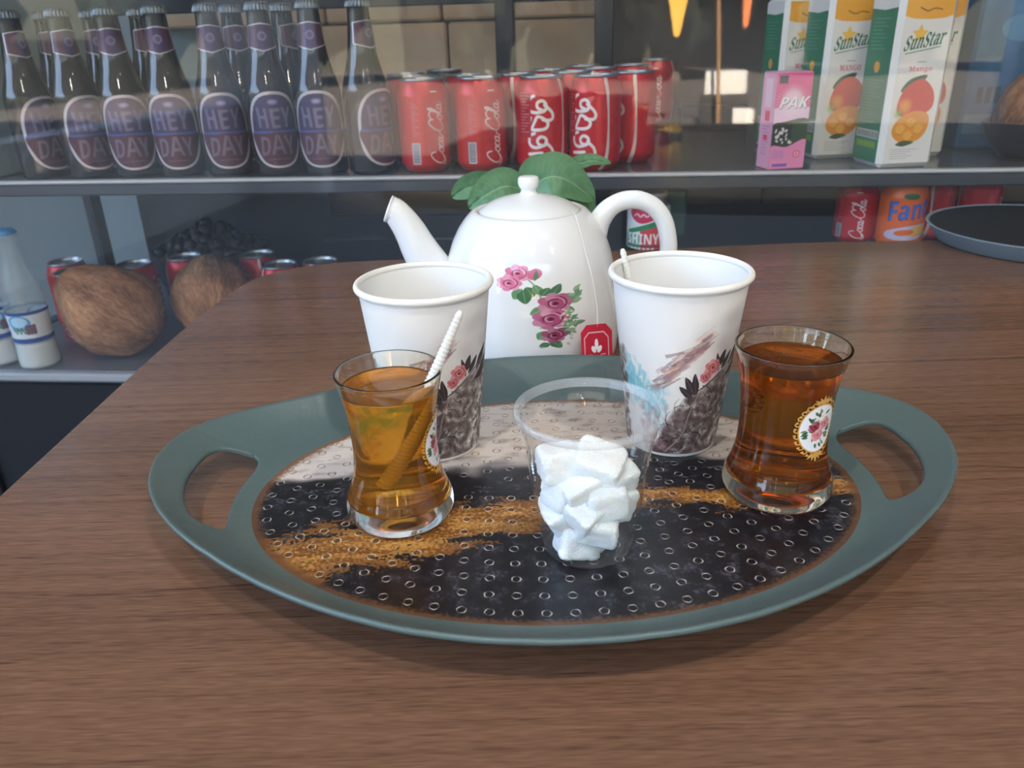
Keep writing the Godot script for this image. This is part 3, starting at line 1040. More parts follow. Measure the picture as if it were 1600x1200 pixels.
func leaves() -> void:
	var t := thing("potted_plant", "green broad leaved plant sprig standing behind the white teapot", "plant", Vector3(0.012, TABLE, -0.66))
	obj("pot", MB.new().lathe(V2([0, 0, 0.020, 0, 0.021, 0.002, 0.026, 0.050, 0.0275, 0.051, 0.0275, 0.055, 0.0255, 0.055, 0.0225, 0.046, 0, 0.046]), 40), mat(rgb(196, 190, 180), 0.6), t)
	var p := Paint.new(256, 512, rgb(92, 136, 98))
	for k in 60: p.soft(Vector2(rng.randf() * 256, rng.randf() * 512), 40, Color(0.45, 0.62, 0.42, 0.25) if k % 2 else Color(0.25, 0.42, 0.32, 0.25))
	p.stroke(PackedVector2Array([Vector2(128, 0), Vector2(128, 512)]), 5, rgb(138, 176, 134))
	for k in 14:
		for s in [-1, 1]: p.stroke(p.curve(PackedVector2Array([Vector2(128, 20 + k * 36), Vector2(128 + s * 60, 44 + k * 36), Vector2(128 + s * 124, 90 + k * 36)]), 5), 2, Color(0.5, 0.66, 0.5, 0.5))
	var lm := tex_mat(p.out(), 0.42)
	lm.backlight_enabled = true
	lm.backlight = Color(0.2, 0.3, 0.12)
	var stem := mat(rgb(96, 126, 80), 0.6)
	var F := Vector3(0, 0.45, 1)
	var L := [
		[[-0.006, 0.095, 0.000, -0.025, 0.106, 0.005, -0.042, 0.108, 0.006, -0.057, 0.100, 0.004], 0.0125, Vector3(0, 0.3, 1), 0.3],
		[[0.004, 0.105, 0.01, -0.012, 0.110, 0.016, -0.028, 0.104, 0.018, -0.043, 0.093, 0.014], 0.0150, Vector3(0.1, 0.6, 1), 0.25],
		[[-0.010, 0.094, 0.012, -0.022, 0.091, 0.016, -0.034, 0.082, 0.016, -0.042, 0.072, 0.01], 0.0120, Vector3(-0.2, 0.4, 1), 0.3],
		[[0.002, 0.100, 0.00, 0.008, 0.112, -0.004, 0.014, 0.122, -0.006, 0.022, 0.1285, -0.008], 0.0110, Vector3(-0.7, 0.3, 1), 0.35],
		[[0.006, 0.106, 0.012, 0.022, 0.116, 0.016, 0.038, 0.113, 0.016, 0.060, 0.096, 0.010], 0.0190, Vector3(0.15, 0.5, 1), 0.2],
		[[0.028, 0.119, 0.004, 0.044, 0.1235, 0.006, 0.058, 0.1265, 0.006, 0.074, 0.1235, 0.004], 0.0062, Vector3(0.1, 0.7, 1), 0.4],
		[[0.030, 0.100, -0.006, 0.042, 0.099, -0.002, 0.052, 0.092, 0.0, 0.057, 0.080, 0.0], 0.0130, Vector3(0.3, 0.3, 1), 0.3]]
	for q in L:
		obj("leaf", leaf_mesh(V3(q[0]), q[1], q[2].normalized(), q[3]), lm, t)
		var b := Vector3(q[0][0], q[0][1], q[0][2])
		obj("stem", MB.new().tube(smooth3(PackedVector3Array([Vector3(b.x * 0.2, 0.045, 0), Vector3(b.x * 0.4, 0.075, b.z * 0.5 - 0.004), b]), 5), PackedFloat32Array([0.0016]), 8), stem, t)

# ------------------------------------------------------------------ paper cups
func cup_print() -> Image:
	var W := 2048
	var H := 1024
	var p := Paint.new(W, H, rgb(240, 238, 236))
	var X := func(u: float, v: float) -> Vector2: return Vector2(u * W, v * H)
	for rep in [0.0, -0.5]:
		# warm grey wash
		for k in 90:
			var u := rng.randf_range(0.74, 1.0)
			p.soft(X.call(u + rep, rng.randf_range(0.12, 0.6)), 90, Color(0.68, 0.64, 0.64, 0.09))
		# turquoise patch
		for k in 240:
			var u := rng.randf_range(0.545, 0.69)
			var v := 0.47 + (u - 0.545) * 1.5 + rng.randfn(0, 0.055)
			var cc := Color(0.42, 0.76, 0.84, 0.30) if k % 3 else Color(0.66, 0.86, 0.90, 0.35)
			p.stroke(PackedVector2Array([X.call(u + rep, v), X.call(u + rep + rng.randf_range(-0.01, 0.02), v + rng.randf_range(0.02, 0.08))]), rng.randf_range(10, 34), cc, 2)
		for k in 50: p.soft(X.call(rng.randf_range(0.55, 0.70) + rep, rng.randf_range(0.48, 0.72)), 36, Color(0.55, 0.80, 0.87, 0.22))
		# brown and pink feather strokes running up to the right
		for k in 110:
			var f := rng.randf()
			var q: Vector2 = X.call(lerpf(0.665, 0.80, f) + rng.randfn(0, 0.008) + rep, lerpf(0.54, 0.25, f) + rng.randfn(0, 0.034) * (1.2 - f * 0.7))
			var d := Vector2(rng.randf_range(30, 100), -rng.randf_range(30, 76))
			var cc: Color = [Color(0.66, 0.46, 0.42, 0.3), Color(0.40, 0.30, 0.32, 0.4), Color(0.90, 0.70, 0.62, 0.35), Color(0.66, 0.60, 0.70, 0.25)][k % 4]
			p.stroke(PackedVector2Array([q - d * 0.5, q + d * 0.5]), rng.randf_range(8, 26), cc, 1)
		for k in 40:
			var f := rng.randf()
			p.soft(X.call(lerpf(0.665, 0.79, f) + rep, lerpf(0.55, 0.28, f)) + Vector2(0, 14), 34, Color(0.66, 0.52, 0.52, 0.22))
		# dark mass below, rising to the right
		for k in 900:
			var u := rng.randf_range(0.66, 1.05)
			var vmin := lut([0.655, 0.98, 0.68, 0.88, 0.71, 0.74, 0.745, 0.63, 0.79, 0.55, 0.84, 0.49, 0.88, 0.44, 0.94, 0.38, 1.05, 0.34], u)
			var v := lerpf(vmin + 0.02, 1.03, rng.randf())
			var g := rng.randf()
			p.soft(X.call(u + rep, v), rng.randf_range(16, 44), Color(0.27 + 0.20 * g, 0.22 + 0.16 * g, 0.215 + 0.15 * g, 0.5))
		for k in 300:
			var u := rng.randf_range(0.665, 1.04)
			var vmin := lut([0.655, 1.0, 0.68, 0.90, 0.71, 0.77, 0.745, 0.66, 0.79, 0.58, 0.84, 0.53, 0.88, 0.48, 0.94, 0.42, 1.05, 0.38], u)
			var v := lerpf(vmin + 0.03, 1.02, rng.randf())
			var a := rng.randf() * TAU
			var arc := PackedVector2Array()
			var r := rng.randf_range(18, 80)
			for s in 7: arc.append(X.call(u + rep, v) + Vector2.from_angle(a + s * 0.28) * r)
			p.stroke(arc, rng.randf_range(2, 12), [Color(0.58, 0.50, 0.48, 0.45), Color(0.13, 0.11, 0.12, 0.55), Color(0.40, 0.33, 0.32, 0.5), Color(0.10, 0.09, 0.10, 0.5)][k % 4], 1)
		# pinks at the lower left
		for k in 70: p.soft(X.call(rng.randf_range(0.615, 0.70) + rep, rng.randf_range(0.66, 0.99)), rng.randf_range(14, 40), [Color(0.80, 0.58, 0.63, 0.35), Color(0.88, 0.72, 0.74, 0.35), Color(0.62, 0.48, 0.54, 0.3)][k % 3])
		# dark thin leaves and the rose
		for q in [[0.775, 0.60, 0.745, 0.48, 46], [0.78, 0.60, 0.77, 0.46, 40], [0.77, 0.62, 0.73, 0.54, 40], [0.845, 0.44, 0.86, 0.34, 44], [0.855, 0.46, 0.89, 0.36, 38], [0.845, 0.47, 0.83, 0.35, 30], [0.89, 0.45, 0.94, 0.32, 56], [0.91, 0.48, 0.97, 0.38, 52], [0.88, 0.51, 0.95, 0.48, 46]]:
			p.leaf(X.call(q[0] + rep, q[1]), X.call(q[2] + rep, q[3]), q[4], rgb(58, 48, 52))
		p.stroke(p.curve(PackedVector2Array([X.call(0.70 + rep, 0.98), X.call(0.75 + rep, 0.86), X.call(0.77 + rep, 0.70), X.call(0.81 + rep, 0.54), X.call(0.92 + rep, 0.40)]), 8), 11, rgb(160, 140, 132), 6)
		p.stroke(p.curve(PackedVector2Array([X.call(0.78 + rep, 0.58), X.call(0.84 + rep, 0.50), X.call(0.93 + rep, 0.36)]), 8), 9, rgb(70, 58, 58), 4)
		p.rose(X.call(0.822 + rep, 0.435), 52, rgb(208, 112, 116))
		p.rose(X.call(0.803 + rep, 0.490), 36, rgb(196, 98, 106))
	return p.out()

func paper_cups() -> void:
	var pm := tex_mat(cup_print(), 0.55)
	var white := mat(rgb(242, 241, 238), 0.6)
	var make := func(label: String, at: Vector3, rt: float, rb: float, h: float, turn: float) -> Node3D:
		var t := thing("paper_cup", label, "cup", at, turn, "paper cups on the tray")
		obj("printed_wall", MB.new().lathe(V2([rb + 0.0001, 0.0016, rb + 0.0006, 0.0018, rt - 0.0025, h - 0.005]), 72), pm, t, "outer wall with a dark painted flower print")
		var w := MB.new()
		w.lathe(V2([rb - 0.0012, 0.004, rb - 0.0012, 0.0, rb - 0.0004, -0.0002, rb + 0.0002, 0.0, rb + 0.0004, 0.0017]), 72)
		w.lathe(V2([rt - 0.0029, h - 0.0022, rt - 0.0033, h - 0.0050, rb - 0.0008, 0.005, rb - 0.0016, 0.004, 0, 0.004]), 72)
		obj("inner_wall", w, white, t)
		var lip := MB.new()
		var prof := PackedVector2Array()
		for k in 17: prof.append(Vector2(rt - 0.0017 + 0.0017 * cos(TAU * k / 16.0 - PI / 2), h - 0.0019 + 0.0019 * sin(TAU * k / 16.0 - PI / 2)))
		obj("rolled_rim", lip.lathe(prof, 72), white, t)
		return t
	make.call("white paper cup with dark print behind the left tea glass, empty looking", Vector3(-0.0452, FLOOR_IN + 0.0004, -0.4041), 0.0371, 0.0247, 0.0972, 0.16)
	make.call("white paper cup with dark print and a stir stick, left of the right tea glass", Vector3(0.0905, FLOOR_IN + 0.0004, -0.4016), 0.0379, 0.0242, 0.0996, 0.0)
	stick("stir_stick", "white ribbed stir stick leaning in the right paper cup", V3([0.0627, 0.8625, -0.424, 0.0690, 0.840, -0.416, 0.0860, 0.7640, -0.396]), 0.0016, 0.0024)

func stick(called: String, label: String, path: PackedVector3Array, r0: float, r1: float) -> void:
	var P := PackedVector3Array()
	var R := PackedFloat32Array()
	var L := path[0].distance_to(path[path.size() - 1])
	var n := int(L / 0.00055)
	for k in n + 1:
		var f := float(k) / n
		P.append(path[0].lerp(path[path.size() - 1], f))
		R.append(lerpf(r0, r1, minf(f * 1.6, 1.0)) * (1.0 + 0.09 * sin(k * TAU / 4.0)) * clampf(0.5 + f * 30, 0, 1))
	var o := obj(called, MB.new().tube(P, R, 14, 0.8, Vector3(0, 0, 1)), mat(rgb(232, 232, 226), 0.5))
	tag(o, label, "stirrer", "stir sticks in the drinks")

# ------------------------------------------------------------------ tea glasses
func medallion() -> Image:
	var p := Paint.new(512, 768, Color(0.78, 0.58, 0.28, 0))
	var gold := rgb(206, 160, 84)
	var c := Vector2(256, 384)
	for k in 26:
		var a := TAU * k / 26.0
		var e := Vector2(cos(a) * 190, sin(a) * 272)
		var o := e.normalized()
		p.stroke(p.curve(PackedVector2Array([c + e * 0.94, c + e * 1.05 + o.orthogonal() * 26, c + e * 1.16 + o.orthogonal() * 6, c + e * 1.08 - o.orthogonal() * 12]), 5), 13, gold)
		p.ell(c + e * 1.13 - o.orthogonal() * 16, 12, 9, gold, a)
	for s in [-1, 1]:
		for k in [-2, -1, 0, 1, 2]: p.leaf(c + Vector2(0, s * 270), c + Vector2(k * 44, s * (368 - absf(k) * 22)), 26, gold)
	p.ell(c, 192, 272, gold)
	p.ell(c, 180, 258, rgb(238, 238, 246))
	for k in 34:
		var a := rng.randf() * TAU
		var r := sqrt(rng.randf())
		var q := c + Vector2(cos(a) * 118, sin(a) * 182) * r
		p.leaf(q, q + Vector2.from_angle(a + rng.randf_range(-0.6, 0.6)) * 58, 26, [rgb(72, 108, 62), rgb(50, 84, 56), rgb(120, 140, 90)][k % 3])
	for k in 18: p.ell(c + Vector2(rng.randf_range(-100, 60), rng.randf_range(-170, 140)), 13, 11, [rgb(170, 166, 214), rgb(230, 216, 150), rgb(236, 236, 240)][k % 3])
	p.rose(c + Vector2(-46, -20), 58, rgb(142, 38, 56))
	p.rose(c + Vector2(58, -40), 62, rgb(222, 128, 136))
	p.rose(c + Vector2(-6, 76), 62, rgb(226, 134, 142))
	return p.out()

func tea_glasses() -> void:
	var glass := glass_mat(Color(0.99, 0.975, 0.93), 0.05)
	var mm := tex_mat(medallion(), 0.3)
	mm.transparency = BaseMaterial3D.TRANSPARENCY_ALPHA
	var make := func(label: String, at: Vector3, prof: PackedVector2Array, level: float, teac: Color, turn: float, mh: float, cloud: float, low: float) -> void:
		var t := thing("tea_glass", label, "glass", at, turn, "waisted tea glasses on the tray")
		var o := smooth2(prof, 5)
		var H: float = prof[prof.size() - 1].y
		var full := PackedVector2Array([Vector2(0, 0.0004), Vector2(o[0].x * 0.7, 0.0004)])
		full.append_array(o)
		var R: float = o[o.size() - 1].x
		full.append_array(V2([R + 0.0001, H + 0.0006, R - 0.0004, H + 0.0011, R - 0.0010, H + 0.0009, R - 0.0013, H + 0.0002]))
		var inn := PackedVector2Array()
		for k in o.size():
			var q := o[o.size() - 1 - k]
			if q.y > 0.0165 and q.y < H - 0.001: inn.append(Vector2(q.x - 0.0011, q.y))
		var last := inn[inn.size() - 1]
		full.append_array(inn)
		full.append_array(V2([last.x - 0.0006, 0.0150, last.x - 0.003, 0.0140, last.x - 0.008, 0.0136, 0, 0.0136]))
		obj("glass_body", MB.new().lathe(full, 96), glass, t, "clear glass with a thick base")
		# tea: its side lies inside the thickness of the glass
		var tp := V2([0, low, o[0].x * 0.75, low, o[0].x * 0.93, low + 0.0006])
		for q in o:
			if q.y > low + 0.0012 and q.y < 0.0166: tp.append(Vector2(q.x - 0.0008, q.y))
		for k in inn.size():
			var q := inn[inn.size() - 1 - k]
			if q.y < level: tp.append(Vector2(q.x + 0.0005, q.y))
		var tr := tp[tp.size() - 1].x
		tp.append_array(V2([tr + 0.0001, level, tr - 0.0008, level - 0.0004, 0, level - 0.0004]))
		var tea := glass_mat(teac, 0.033)
		tea.albedo_color = Color(teac, cloud)
		obj("tea", MB.new().lathe(tp, 96), tea, t, "amber tea")
		for k in 2:
			var rows := []
			var uvs := []
			for i in 25:
				var hh := mh - 0.0180 + 0.036 * i / 24.0
				var rr := 0.02
				for z in o.size() - 1:
					if o[z].y <= hh and o[z + 1].y >= hh and o[z].y > 0.008: rr = lerpf(o[z].x, o[z + 1].x, (hh - o[z].y) / maxf(o[z + 1].y - o[z].y, 1e-6))
				var row := PackedVector3Array()
				var ur := PackedVector2Array()
				for j in 25:
					var th := PI / 2 + PI * k - deg_to_rad(39) + deg_to_rad(78) * j / 24.0
					row.append(Vector3((rr + 0.00025) * cos(th), hh, (rr + 0.00025) * sin(th)))
					ur.append(Vector2(1.0 - j / 24.0, 1.0 - i / 24.0))
				rows.append(row)
				uvs.append(ur)
			obj("medallion", MB.new().grid(rows, uvs), mm, t, "oval rose medallion in a gold frame")
	make.call("waisted tea glass of amber tea with a white stir stick, left front of the tray", Vector3(-0.0564, FLOOR_IN, -0.3311), V2([0.0225, 0.0008, 0.0245, 0.0018, 0.0260, 0.006, 0.0254, 0.012, 0.0230, 0.0185, 0.0207, 0.0265, 0.0197, 0.0385, 0.0203, 0.051, 0.0217, 0.062, 0.0236, 0.0708, 0.0246, 0.0758]), 0.0690, Color(0.97, 0.66, 0.22), deg_to_rad(80), 0.041, 0.2, 0.0098)
	make.call("waisted tea glass of dark amber tea with a rose medallion, right side of the tray", Vector3(0.1318, FLOOR_IN, -0.3415), V2([0.0235, 0.0008, 0.0252, 0.0018, 0.0267, 0.006, 0.0258, 0.012, 0.0234, 0.0185, 0.0216, 0.0275, 0.0210, 0.0395, 0.0217, 0.054, 0.0232, 0.0655, 0.0251, 0.0735, 0.0263, 0.0782]), 0.0712, Color(0.90, 0.52, 0.15), deg_to_rad(26), 0.0445, 0.09, 0.0098)
	stick("stir_stick", "white ribbed stir stick standing in the left tea glass", V3([-0.0215, 0.8610, -0.330, -0.040, 0.820, -0.332, -0.0620, 0.7735, -0.333]), 0.0017, 0.0031)

# ------------------------------------------------------------------ sugar
func lump(sd: int, s: Vector3) -> MB:
	var nz := noise(sd, 1.0, 4)
	nz.frequency = 0.9
	var m := MB.new()
	var ax := [Vector3.RIGHT, Vector3.UP, Vector3.BACK]
	var n := 12
	for k in 3:
		for sg in [-1.0, 1.0]:
			var rows := []
			for i in n + 1:
				var row := PackedVector3Array()
				for j in n + 1:
					var a: Vector3 = ax[k] * sg + ax[(k + 1) % 3] * sg * (2.0 * i / n - 1) + ax[(k + 2) % 3] * (2.0 * j / n - 1)
					var c := a.clamp(-Vector3.ONE * 0.68, Vector3.ONE * 0.68)
					var d := (a - c)
					var p := c + d.normalized() * 0.32
					p += p.normalized() * (0.13 * nz.get_noise_3dv(p * 0.6 + Vector3.ONE * sd) + 0.09 * nz.get_noise_3dv(p * 2.2 + Vector3.ONE * sd))
					row.append(p * s * 0.5)
				rows.append(row)
			m.grid(rows)
	return m

func sugar() -> void:
	var at := Vector3(0.0322, FLOOR_IN, -0.2999)
	var t := thing("plastic_cup", "clear ribbed plastic cup holding the white sugar lumps, front of the tray", "cup", at)
	var clear := pane_mat(Color(0.9, 0.93, 0.95), 0.02, 0.02)
	var p := V2([0, 0.0016, 0.0165, 0.0016, 0.0178, 0.0004, 0.0192, 0.0004, 0.0202, 0.002, 0.0212, 0.008, 0.0225, 0.0165, 0.0240, 0.026, 0.0252, 0.036])
	for k in 9:
		var h := 0.0372 + 0.0016 * k
		p.append(Vector2(0.0255 + 0.11 * (h - 0.037), h))
		p.append(Vector2(0.0251 + 0.11 * (h - 0.037), h + 0.0008))
	p.append_array(V2([0.0275, 0.0545, 0.0280, 0.0585, 0.0290, 0.0600, 0.0296, 0.0665]))
	obj("cup_wall", MB.new().lathe(p, 96), clear, t)
	obj("rim", MB.new().lathe(smooth2(V2([0.0296, 0.0660, 0.0310, 0.0658, 0.0320, 0.0672, 0.0321, 0.0690, 0.0311, 0.0700, 0.0300, 0.0694, 0.0297, 0.0676, 0.0296, 0.0660]), 3), 96), pane_mat(Color(0.9, 0.93, 0.96), 0.16, 0.05), t)
	var sm := mat(rgb(244, 245, 247), 0.85)
	sm.subsurf_scatter_enabled = true
	sm.subsurf_scatter_strength = 0.25
	bump(sm, 55, 0.09, 0.05, Vector3(45, 45, 45))
	var L := [
		[0.0178, 0.8120, -0.2960, 0.0155, 0.0125, 0.013, -0.10, 0.25, 0.08, "square white sugar lump at the upper left of the clear cup"],
		[0.0362, 0.8110, -0.2945, 0.0180, 0.0140, 0.015, 0.35, -0.4, -0.35, "large slanted white sugar lump at the very top of the clear cup"],
		[0.0268, 0.8015, -0.2890, 0.0150, 0.0105, 0.012, 0.2, 0.5, 0.3, "white sugar lump just under the top two in the middle"],
		[0.0195, 0.7975, -0.2935, 0.0135, 0.0120, 0.013, 0.0, 0.7, -0.1, "white sugar lump under the square one against the left wall"],
		[0.0455, 0.8030, -0.2975, 0.0125, 0.0130, 0.014, 0.4, 0.6, 0.2, "white sugar lump against the right wall near the top"],
		[0.0198, 0.7855, -0.2935, 0.0150, 0.0125, 0.015, 0.3, 0.3, 0.5, "round edged white sugar lump halfway down the left wall"],
		[0.0395, 0.7955, -0.2880, 0.0150, 0.0125, 0.013, 0.1, 0.15, 0.05, "square fronted white sugar lump right of the middle"],
		[0.0292, 0.7895, -0.2850, 0.0125, 0.0115, 0.012, 0.5, 0.9, 0.4, "small white sugar lump in the middle of the pile"],
		[0.0455, 0.7880, -0.2985, 0.0115, 0.0150, 0.014, 0.2, 0.5, -0.2, "tall white sugar lump against the right wall halfway down"],
		[0.0350, 0.7805, -0.2870, 0.0165, 0.0115, 0.013, 0.25, -0.2, -0.12, "wide white sugar lump in the lower middle at the front"],
		[0.0268, 0.7695, -0.2905, 0.0165, 0.0125, 0.013, -0.2, 0.3, -0.25, "white sugar lump lowest at the front left of the cup"],
		[0.0360, 0.7685, -0.2990, 0.0135, 0.0120, 0.014, 0.1, 0.4, 0.3, "white sugar lump on the cup bottom behind the lowest one"],
		[0.0285, 0.8030, -0.3080, 0.0140, 0.0120, 0.013, 0.3, 0.5, 0.1, "white sugar lump behind the upper left square one"],
		[0.0380, 0.7860, -0.3085, 0.0140, 0.0140, 0.013, 0.6, 0.1, 0.3, "white sugar lump at the back of the pile on the right"],
		[0.0262, 0.7825, -0.3075, 0.0140, 0.0140, 0.013, 0.2, 0.2, 0.6, "white sugar lump at the back of the pile on the left"]]
	var k := 0
	for q in L:
		var o := obj("sugar_lump", lump(60 + k, Vector3(q[3], q[4], q[5]) * 1.16), sm)
		o.position = Vector3(at.x + (q[0] - at.x) * 0.90, 0.7635 + (q[1] - 0.7668) * 0.86, at.z + (q[2] - at.z) * 0.95)
		o.rotation = Vector3(q[6], q[7], q[8])
		tag(o, q[9], "sugar lump", "sugar lumps in the clear cup")
		k += 1

# ------------------------------------------------------------------ the fridge
func fridge() -> void:
	var t := thing("display_fridge", "glass fronted steel display fridge stocked with drinks behind the table", "display fridge", CO, CYAW)
	# local frame: x along the front, -z away from the viewer
	var steel := mat(rgb(150, 156, 162), 0.3, 0.85)
	var dark := mat(rgb(44, 48, 56), 0.35, 0.3)
	var B := func(x0: float, x1: float, y0: float, y1: float, d0: float, d1: float, bev := 0.002) -> MB:
		return MB.new().box(Vector3((x0 + x1) / 2, (y0 + y1) / 2, -(d0 + d1) / 2), Vector3(x1 - x0, y1 - y0, d1 - d0), bev)
	obj("shelf", B.call(-0.845, 1.0, SHELF - 0.012, SHELF - 0.0004, 0.012, 0.61), mat(rgb(104, 108, 114), 0.18, 0.5), t, "upper shelf")
	obj("shelf_edge", B.call(-0.845, 1.0, SHELF - 0.021, SHELF - 0.0052, 0.0, 0.012, 0.002), mat(rgb(74, 78, 86), 0.3, 0.4), t)
	obj("shelf_highlight", B.call(-0.845, 1.0, SHELF - 0.005, SHELF - 0.0006, -0.001, 0.012, 0.0015), mat(rgb(196, 198, 200), 0.3), t)  # highlight along the lip, put in as a light coloured strip
	obj("lower_deck", B.call(-0.845, 1.0, DECK - 0.02, DECK - 0.0004, 0.012, 0.56), mat(rgb(120, 124, 130), 0.3, 0.5), t)
	obj("deck_edge", B.call(-0.845, 1.0, DECK - 0.014, DECK - 0.001, 0.0, 0.012, 0.003), mat(rgb(160, 164, 168), 0.3), t)
	obj("base_panel", B.call(-0.845, 1.0, 0.0, DECK - 0.021, 0.01, 0.56), mat(rgb(26, 28, 34), 0.4), t)
	obj("side_pane", B.call(-0.851, -0.847, DECK, 1.45, 0.03, 0.42, 0.0005), pane_mat(Color(0.62, 0.74, 0.78), 0.12, 0.05), t, "left side glass pane")
	obj("side_base", B.call(-0.870, -0.845, 0.0, DECK, 0.0, 0.58), dark, t)
	for d in [0.0, 0.42]: obj("side_post", B.call(-0.862, -0.842, DECK, 1.45, d, d + 0.03), dark, t)
	obj("side_panel", B.call(1.0, 1.025, 0.0, 1.5, 0.0, 0.58), mat(rgb(70, 78, 84), 0.35, 0.3), t)
	obj("side_divider", B.call(-0.735, -0.715, SHELF, 1.20, 0.01, 0.40), mat(rgb(150, 172, 180), 0.3, 0.2), t)
	for x in [-0.0465, 0.130, 0.70]: obj("back_post", B.call(x - 0.017, x + 0.017, DECK, 1.45, 0.51, 0.545), dark, t)
	obj("back_rail", B.call(-0.845, 1.0, 1.022, 1.050, 0.515, 0.54), dark, t)
	obj("back_ledge", B.call(-0.42, 1.0, DECK, 0.652, 0.50, 0.51), dark, t)
	obj("ledge_strip", B.call(-0.42, 1.0, 0.604, 0.610, 0.49, 0.50), steel, t)
	obj("back_panel", B.call(-0.80, -0.40, DECK, SHELF - 0.012, 0.50, 0.512), mat(rgb(40, 44, 52), 0.5), t)
	obj("back_panel", B.call(0.146, 1.0, SHELF, 1.45, 0.588, 0.600), mat(rgb(84, 76, 70), 0.5), t, "dark brown backing on the right")
	obj("lower_step", B.call(0.05, 1.0, DECK, STEP - 0.0004, 0.02, 0.34), mat(rgb(52, 56, 64), 0.3, 0.3), t)
	obj("top_rail", B.call(-0.845, 1.0, 1.45, 1.49, 0.0, 0.03), steel, t)
	var pm := pane_mat(Color(0.62, 0.66, 0.72), 0.03, 0.02)
	pm.metallic_specular = 0.38
	obj("glass_pane", B.call(-0.845, 1.0, DECK - 0.012, 1.45, -0.006, -0.002, 0.0005), pm, t, "front glass pane")

# ------------------------------------------------------------------ bottles, cans and cartons on the upper shelf
func can_mesh(r: float, h: float) -> Array:
	var s := r / 0.033
	var body := MB.new().lathe(V2([0, 0.004, 0.019 * s, 0.004, 0.0225 * s, 0.0006, 0.024 * s, 0.0004, 0.0255 * s, 0.002, 0.0310 * s, 0.0075, 0.0326 * s, 0.0105, r, 0.0140, r, h - 0.0215, 0.0327 * s, h - 0.0190, 0.0312 * s, h - 0.0135, 0.0285 * s, h - 0.0055, 0.0270 * s, h - 0.0035]), 56)
	var lid := MB.new().lathe(V2([0.0270 * s, h - 0.0040, 0.0280 * s, h - 0.0030, 0.0283 * s, h - 0.0014, 0.0278 * s, h - 0.0002, 0.0270 * s, h, 0.0262 * s, h - 0.0004, 0.0258 * s, h - 0.0018, 0.0252 * s, h - 0.0052, 0.0244 * s, h - 0.0058, 0.0236 * s, h - 0.0044, 0, h - 0.0040]), 48)
	return [body.mesh(), lid.mesh()]

func script_word(p: Paint, o: Vector2, ax: Vector2, ay: Vector2, wd: float, c: Color) -> void:
	var S := [[2.0, 1.55, 1.75, 2.15, 1.2, 2.2, 0.6, 1.6, 0.35, 0.8, 0.7, 0.2, 1.35, 0.15, 2.0, 0.55],
		[2.45, 0.95, 2.15, 0.7, 2.2, 0.2, 2.55, 0.12, 2.8, 0.45, 2.7, 0.9, 2.45, 0.95, 3.0, 0.85],
		[3.55, 0.85, 3.25, 0.98, 3.0, 0.55, 3.15, 0.15, 3.6, 0.3],
		[4.25, 0.9, 3.9, 0.95, 3.7, 0.45, 3.95, 0.12, 4.25, 0.5, 4.35, 0.95, 4.3, 0.3, 4.5, 0.12, 4.75, 0.35],
		[4.75, 0.62, 5.15, 0.7],
		[7.0, 1.65, 6.75, 2.25, 6.2, 2.25, 5.6, 1.6, 5.35, 0.8, 5.7, 0.2, 6.35, 0.15, 7.0, 0.55],
		[7.45, 0.95, 7.15, 0.7, 7.2, 0.2, 7.55, 0.12, 7.8, 0.45, 7.7, 0.9, 7.45, 0.95, 8.0, 0.9],
		[8.0, 0.6, 8.5, 1.5, 8.62, 2.2, 8.45, 2.35, 8.25, 1.7, 8.15, 0.6, 8.3, 0.15, 8.6, 0.3],
		[9.25, 0.9, 8.9, 0.95, 8.7, 0.45, 8.95, 0.12, 9.25, 0.5, 9.35, 0.95, 9.3, 0.3, 9.5, 0.12, 9.85, 0.5],
		[2.0, 0.55, 1.2, -0.1, 0.5, -0.15, 0.15, 0.2],
		[6.9, 1.9, 7.6, 2.25, 8.3, 1.95, 8.6, 1.7]]
	for s in S:
		var q := PackedVector2Array()
		for i in range(0, s.size(), 2): q.append(o + ax * (s[i] + s[i + 1] * 0.18) / 10.0 + ay * s[i + 1] / 2.4)
		p.stroke(p.curve(q, 6), wd, c)

